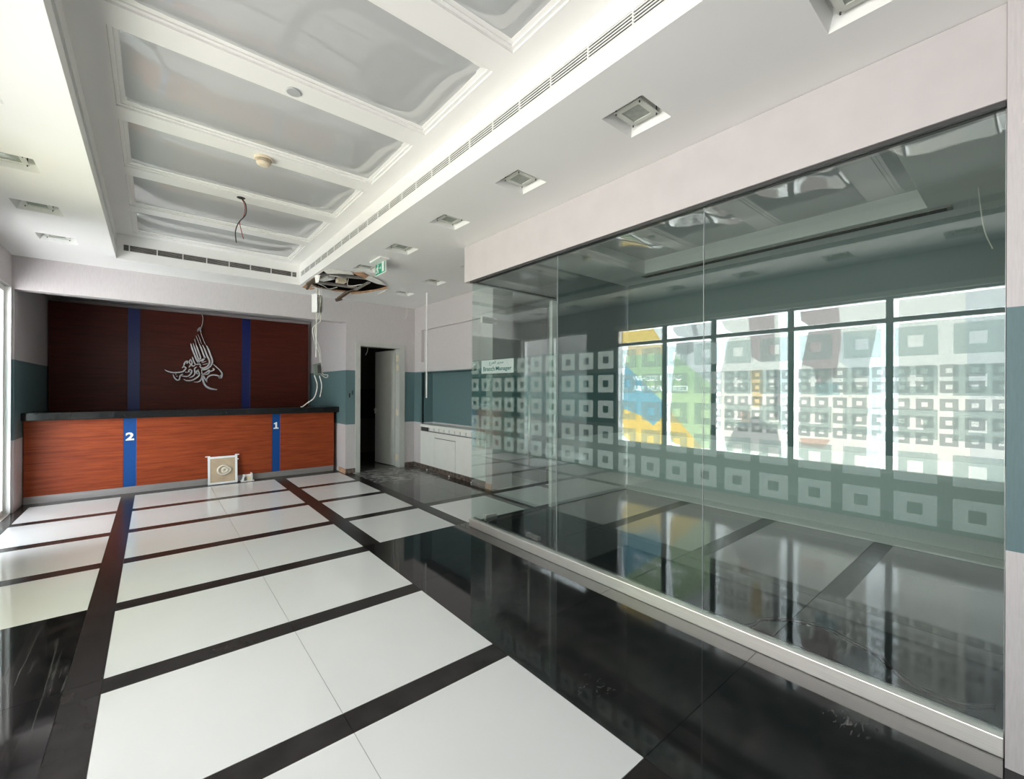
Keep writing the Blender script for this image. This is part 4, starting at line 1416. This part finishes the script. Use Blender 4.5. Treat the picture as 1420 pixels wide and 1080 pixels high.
# exit sign
ex = thing('exit_sign', 'green and white exit sign with running figure under the ceiling', 'sign', (2.03, 4.85, ZC))
box('ceiling_plate', 1.93, 2.04, 4.63, 4.93, ZC - 0.018, ZC - 0.0005, M['white_plastic'], ex, 0.003)
box('sign_panel', 2.028, 2.040, 4.715, 5.0, 2.735, 2.880, M['sign_white'], ex)
box('green_face', 2.0255, 2.0278, 4.723, 4.992, 2.745, 2.872, M['green'], ex)
xs = 2.0235
pg = MB()
yf = lambda s: 4.985 - s       # s runs left to right as seen from the hall
man = [(0.045, 2.850, 0.012)]
mb = MB()
mb.tube([(xs, yf(0.066), 2.848), (xs + 0.002, yf(0.066), 2.848)], 0.012, 10)
for p, q, wd in (((0.062, 2.834), (0.056, 2.800), 0.020), ((0.056, 2.802), (0.080, 2.785), 0.012), ((0.080, 2.785), (0.078, 2.757), 0.010), ((0.056, 2.802), (0.040, 2.775), 0.012),
                 ((0.040, 2.775), (0.018, 2.766), 0.010), ((0.062, 2.832), (0.086, 2.815), 0.009), ((0.060, 2.832), (0.036, 2.822), 0.009), ((0.036, 2.822), (0.026, 2.802), 0.009)):
    mb.bar((xs, yf(p[0]), p[1]), (xs, yf(q[0]), q[1]), 0.004, wd, (0, -(q[1] - p[1]), 0) if False else (0, 0, 1))
mb.build('running_figure', M['sign_white'], ex)
mb = MB().box(xs - 0.001, xs + 0.001, yf(0.150), yf(0.108), 2.806, 2.814)
mb.bar((xs, yf(0.150), 2.810), (xs, yf(0.135), 2.824), 0.003, 0.009).bar((xs, yf(0.150), 2.810), (xs, yf(0.135), 2.796), 0.003, 0.009)
mb.build('arrow', M['sign_white'], ex)
MB().box(xs - 0.001, xs + 0.001, yf(0.240), yf(0.182), 2.755, 2.862).build('doorway_mark', M['sign_white'], ex)

# white conduit hanging from the ceiling
cd = MB().tube([(3.223, 5.942, ZC), (3.223, 5.94, 1.27)], 0.0125, 8).build('hanging_conduit', M['white_plastic'])
tag(cd, 'thin white conduit tube hanging straight down from the ceiling near the cabinet niche', 'conduit')
cw = MB().tube(spline([(3.50, 7.2, ZC), (3.505, 7.2, 2.80), (3.50, 7.2, 2.72), (3.46, 7.2, 2.65)], 5), 0.005, 6).build('hanging_wire', M['cable_white'])
tag(cw, 'short white wire end hanging from the ceiling corner above the back room door', 'wire')
ow = MB().tube(spline([(4.6, 0.26, ZC), (4.6, 0.25, 2.74), (4.6, 0.23, 2.56), (4.6, 0.19, 2.42)], 5), 0.004, 6).build('hanging_wire', M['cable_white'])
tag(ow, 'thin white wire hanging from the office ceiling behind the glass near the right edge', 'wire')
bw = MB().tube(spline([(3.02, 7.75, 2.599), (3.0, 7.75, 2.35), (3.0, 7.74, 2.12), (2.96, 7.73, 2.02)], 5), 0.007, 6).build('hanging_wire', M['cable_white'])
tag(bw, 'white wire hanging inside the dark back room at the top of the open door', 'wire')

# broken ceiling: channels, ducts, torn boards
Z0 = 2.895


def piece(name, label, cat, mb, mat, group=None):
    o = mb.build(name, mat)
    tag(o, label, cat, group)
    return o


piece('ceiling_channel', 'grey metal channel crossing the upper part of the broken ceiling hole', 'metal channel', MB().bar((1.63, 6.02, Z0 + 0.01), (2.26, 5.80, Z0 + 0.01), 0.035, 0.02).bar((1.63, 6.045, Z0 + 0.03), (2.26, 5.825, Z0 + 0.03), 0.006, 0.03), M['grey_metal'])
piece('ceiling_channel', 'grey metal channel crossing the lower part of the broken ceiling hole', 'metal channel', MB().bar((1.70, 6.45, Z0), (2.30, 6.34, Z0 - 0.012), 0.05, 0.02).bar((1.70, 6.475, Z0 + 0.02), (2.30, 6.365, Z0 + 0.008), 0.006, 0.03), M['grey_metal'])
piece('ceiling_channel', 'diagonal grey metal channel at the right of the broken ceiling hole', 'metal channel', MB().bar((2.285, 6.40, Z0 - 0.035), (2.27, 5.82, Z0 - 0.03), 0.045, 0.012), M['grey_metal'])
piece('ceiling_channel', 'white metal rail along the counter side of the broken ceiling hole', 'metal channel', MB().bar((1.76, 6.66, Z0 - 0.022), (2.20, 6.74, Z0 - 0.03), 0.028, 0.012), M['white_metal'])
bx = thing('ballast_box', 'white metal ballast box lying in the broken ceiling hole', 'box', (1.80, 6.20, Z0))
MB().bar((1.78, 6.33, Z0 + 0.03), (1.86, 6.10, Z0 + 0.03), 0.10, 0.05).build('case', M['white_metal'], bx)
MB().bar((1.775, 6.345, Z0 + 0.03), (1.78, 6.332, Z0 + 0.03), 0.05, 0.03).build('end_cap', M['dark_metal'], bx)
piece('junction_block', 'small pale junction block in the middle of the broken ceiling hole', 'box', MB().box(1.96, 2.07, 6.12, 6.25, Z0 - 0.01, Z0 + 0.05), M['cream_plastic'])
piece('bracket', 'dirty brown bracket dangling at the lower edge of the broken ceiling hole', 'bracket',
      MB().bar((2.20, 6.86, 2.80), (2.26, 6.62, 2.87), 0.06, 0.022).bar((2.17, 6.90, 2.775), (2.24, 6.84, 2.80), 0.045, 0.04).bar((2.26, 6.62, 2.87), (2.29, 6.42, 2.875), 0.02, 0.014), M['rust'])
piece('bracket', 'dark twisted bracket at the left end of the broken ceiling hole', 'bracket',
      MB().bar((1.66, 6.48, 2.86), (1.68, 6.05, 2.90), 0.05, 0.03).bar((1.655, 6.52, 2.80), (1.67, 6.40, 2.88), 0.03, 0.02).bar((1.65, 5.95, 2.89), (1.70, 6.12, 2.905), 0.03, 0.02), M['rust'])
piece('plaster_flap', 'long torn strip of pale ceiling board edging the hole on the exit sign side', 'plaster board',
      MB().bar((2.34, 6.69, 2.868), (2.47, 6.45, 2.868), 0.035, 0.012).bar((2.47, 6.45, 2.868), (2.60, 6.0, 2.870), 0.03, 0.012), M['torn'])


def sheet(name, label, pts, mat, thick=0.010):
    V = [p for p in pts] + [(p[0], p[1], p[2] + thick) for p in pts]
    n_ = len(pts)
    F = [tuple(reversed(range(n_))), tuple(range(n_, 2 * n_))] + [(i, (i + 1) % n_, n_ + (i + 1) % n_, n_ + i) for i in range(n_)]
    o = mesh_obj(name, V, F, mat)
    tag(o, label, 'plaster board')
    return o


sheet('plaster_flap', 'white broken board hanging by the downlight at the hole', [(2.12, 5.60, 2.868), (2.20, 5.52, 2.866), (2.36, 5.62, 2.858), (2.52, 5.84, 2.862), (2.40, 5.85, 2.868), (2.25, 5.76, 2.868)], M['plaster'], 0.008)
sheet('torn_paper', 'brown torn board paper beside the downlight at the hole', [(1.93, 5.52, 2.872), (2.03, 5.42, 2.870), (2.14, 5.50, 2.866), (2.16, 5.66, 2.862), (2.06, 5.60, 2.870)], M['torn'], 0.004)
sheet('plaster_flap', 'white broken board curling at the tray edge of the hole', [(1.615, 5.62, 2.862), (1.70, 5.49, 2.862), (1.90, 5.46, 2.868), (1.97, 5.56, 2.860), (1.80, 5.58, 2.850), (1.68, 5.68, 2.848)], M['plaster'], 0.008)
sheet('torn_paper', 'orange brown torn board paper at the left tip of the hole', [(1.66, 6.78, 2.870), (1.645, 6.50, 2.870), (1.76, 6.62, 2.868), (1.82, 6.74, 2.868), (1.80, 6.86, 2.872)], M['torn'], 0.004)
sheet('plaster_shard', 'white plaster shard hanging at the right tip of the broken hole', [(2.62, 6.02, 2.872), (2.70, 6.10, 2.865), (2.66, 6.28, 2.846), (2.61, 6.34, 2.84), (2.64, 6.16, 2.86)], M['plaster'], 0.006)
sheet('plaster_shard', 'white plaster shard sticking down at the tray corner of the hole', [(1.61, 5.98, 2.872), (1.66, 5.90, 2.872), (1.655, 5.96, 2.79), (1.63, 6.0, 2.785)], M['plaster'], 0.006)
for i, (pts, lab) in enumerate([
        ([(1.72, 6.1, 2.93), (1.85, 5.85, 2.88), (1.98, 5.9, 2.87), (2.05, 6.1, 2.90)], 'loose white wire looping over the upper channel of the ceiling hole'),
        ([(1.75, 6.5, 2.91), (1.88, 6.5, 2.875), (1.98, 6.62, 2.87), (2.08, 6.55, 2.90)], 'loose white wire looping between the lower channel and the white rail'),
        ([(2.05, 6.0, 2.91), (2.12, 6.2, 2.86), (2.24, 6.05, 2.87), (2.36, 6.15, 2.91)], 'loose white wire by the diagonal channel of the ceiling hole')]):
    o = MB().tube(spline(pts, 6), 0.006, 6).build('loose_wire', M['cable_white'])
    tag(o, lab, 'wire')

# hanging device and its cables
dx, dy = 1.895, 6.86
hb = thing('hanging_fixture', 'open white metal box hanging on wires below the ceiling hole', 'box', (dx, dy, 2.70))
a_ = math.radians(25)


def hbox(name, x0, x1, y0, y1, z0, z1, mat):
    vs = []
    for z in (z0, z1):
        for x, y in ((x0, y0), (x1, y0), (x1, y1), (x0, y1)):
            vs.append((dx + x * math.cos(a_) - y * math.sin(a_), dy + x * math.sin(a_) + y * math.cos(a_), z))
    return mesh_obj(name, vs, BOXF, mat, hb)


HB0, HB1 = 2.54, 2.81
hbox('side_plate', -0.075, -0.069, -0.075, 0.04, HB0, HB1, M['white_metal'])
hbox('back_plate', -0.0689, 0.075, 0.034, 0.04, HB0, HB1, M['white_metal'])
hbox('rim', 0.060, 0.075, -0.02, 0.0339, HB0, HB1, M['white_metal'])
hbox('rim', -0.0689, 0.0599, -0.02, 0.0339, HB0, HB0 + 0.016, M['white_metal'])
hbox('rim', -0.0689, 0.0599, -0.02, 0.0339, HB1 - 0.03, HB1, M['dark_metal'])
hbox('inner_plate', -0.055, 0.055, 0.022, 0.0335, HB0 + 0.018, HB1 - 0.032, M['dark_metal'])
hbox('white_module', 0.005, 0.030, -0.005, 0.0219, HB0 + 0.03, HB1 - 0.06, M['white_plastic'])
hbox('grey_module', -0.045, -0.020, 0.0, 0.0219, HB0 + 0.05, HB1 - 0.08, M['grey_plastic'])
cbn = thing('cable_bundle', 'tangle of white cables hanging from the ceiling hole down to the counter end', 'cable', (dx, dy, 2.88))
x_, y_ = dx - 0.02, dy - 0.07
MB().tube(spline([(x_ - 0.02, 6.68, 2.90), (x_ - 0.02, y_, 2.80), (x_ - 0.018, y_ + 0.0, 2.3), (x_ - 0.022, y_, 1.87)], 6), 0.008, 6).build('straight_cable', M['cable_white'], cbn)
MB().tube(spline([(x_, 6.70, 2.90), (x_ + 0.02, y_ + 0.02, 2.62), (x_ + 0.04, y_, 2.42), (x_ - 0.06, y_ + 0.03, 2.30), (x_ - 0.04, y_, 2.10), (x_ + 0.03, y_ + 0.02, 1.92), (x_ + 0.04, y_, 1.70)], 6), 0.006, 6).build('wavy_cable', M['cable_white'], cbn)
MB().tube(spline([(x_ + 0.03, 6.70, 2.90), (x_ + 0.03, y_ + 0.03, 2.55), (x_ - 0.03, y_ + 0.04, 2.25), (x_ + 0.05, y_ + 0.03, 1.95), (x_ + 0.07, y_ + 0.03, 1.65), (x_ + 0.16, y_ + 0.04, 1.61), (x_ + 0.13, y_ + 0.04, 1.57), (x_ + 0.06, y_ + 0.04, 1.62)], 6), 0.006, 6).build('looped_cable', M['cable_white'], cbn)
MB().tube(spline([(x_ + 0.04, y_ + 0.05, 1.60), (x_ + 0.075, y_ + 0.05, 1.45), (x_ + 0.05, y_ + 0.05, 1.28)], 6), 0.006, 6).build('short_cable', M['cable_white'], cbn)
MB().tube(spline([(x_ - 0.03, y_ + 0.05, 1.60), (x_ + 0.02, y_ + 0.08, 1.45), (x_ + 0.01, y_ + 0.2, 1.27), (x_ - 0.02, 7.3, 1.17), (x_ + 0.0, 7.62, 1.110), (x_ + 0.01, 7.75, 1.107)], 6), 0.008, 6).build('lower_cable', M['cable_white'], cbn)
ad = mesh_obj('adapter_box', [(x_ - 0.05, y_ - 0.03, 1.60), (x_ + 0.05, y_ - 0.035, 1.62), (x_ + 0.05, y_ + 0.01, 1.62), (x_ - 0.05, y_ + 0.01, 1.60),
                  (x_ - 0.06, y_ - 0.03, 1.76), (x_ + 0.035, y_ - 0.035, 1.79), (x_ + 0.035, y_ + 0.01, 1.79), (x_ - 0.06, y_ + 0.01, 1.76)], BOXF,
         pbr('grey_green_plastic', (0.16, 0.19, 0.16, 1), 0.5), cbn)
ad['label'] = 'small grey green adapter box'
mesh_obj('dark_face', [(x_ - 0.005, y_ - 0.042, 1.63), (x_ + 0.045, y_ - 0.043, 1.64), (x_ + 0.045, y_ - 0.036, 1.64), (x_ - 0.005, y_ - 0.036, 1.63),
                       (x_ - 0.012, y_ - 0.042, 1.75), (x_ + 0.032, y_ - 0.043, 1.765), (x_ + 0.032, y_ - 0.036, 1.765), (x_ - 0.012, y_ - 0.036, 1.75)], BOXF, M['dark_metal'], ad)

# inside the office
oc = MB().tube(spline([(x, y, 0.007) for x, y in [(2.70, 1.10), (2.78, 1.07), (2.88, 1.06), (3.0, 0.94), (3.06, 0.8), (3.01, 0.65), (2.96, 0.53), (2.89, 0.47), (2.80, 0.37), (2.78, 0.28), (2.80, 0.19), (2.87, 0.11)]], 5), 0.007, 6).build('floor_cable', M['cable_black'])
tag(oc, 'black cable curving over the dark office floor behind the glass', 'cable')
fs = thing('floor_socket', 'small steel floor socket behind the glass near the office door', 'socket', (2.765, 3.0, 0))
box('socket_cover', 2.745, 2.785, 3.02, 3.10, 0.0, 0.035, M['grey_metal'], fs, 0.003)
box('socket_cover', 2.740, 2.780, 2.925, 3.01, 0.0, 0.035, M['grey_metal'], fs, 0.003)
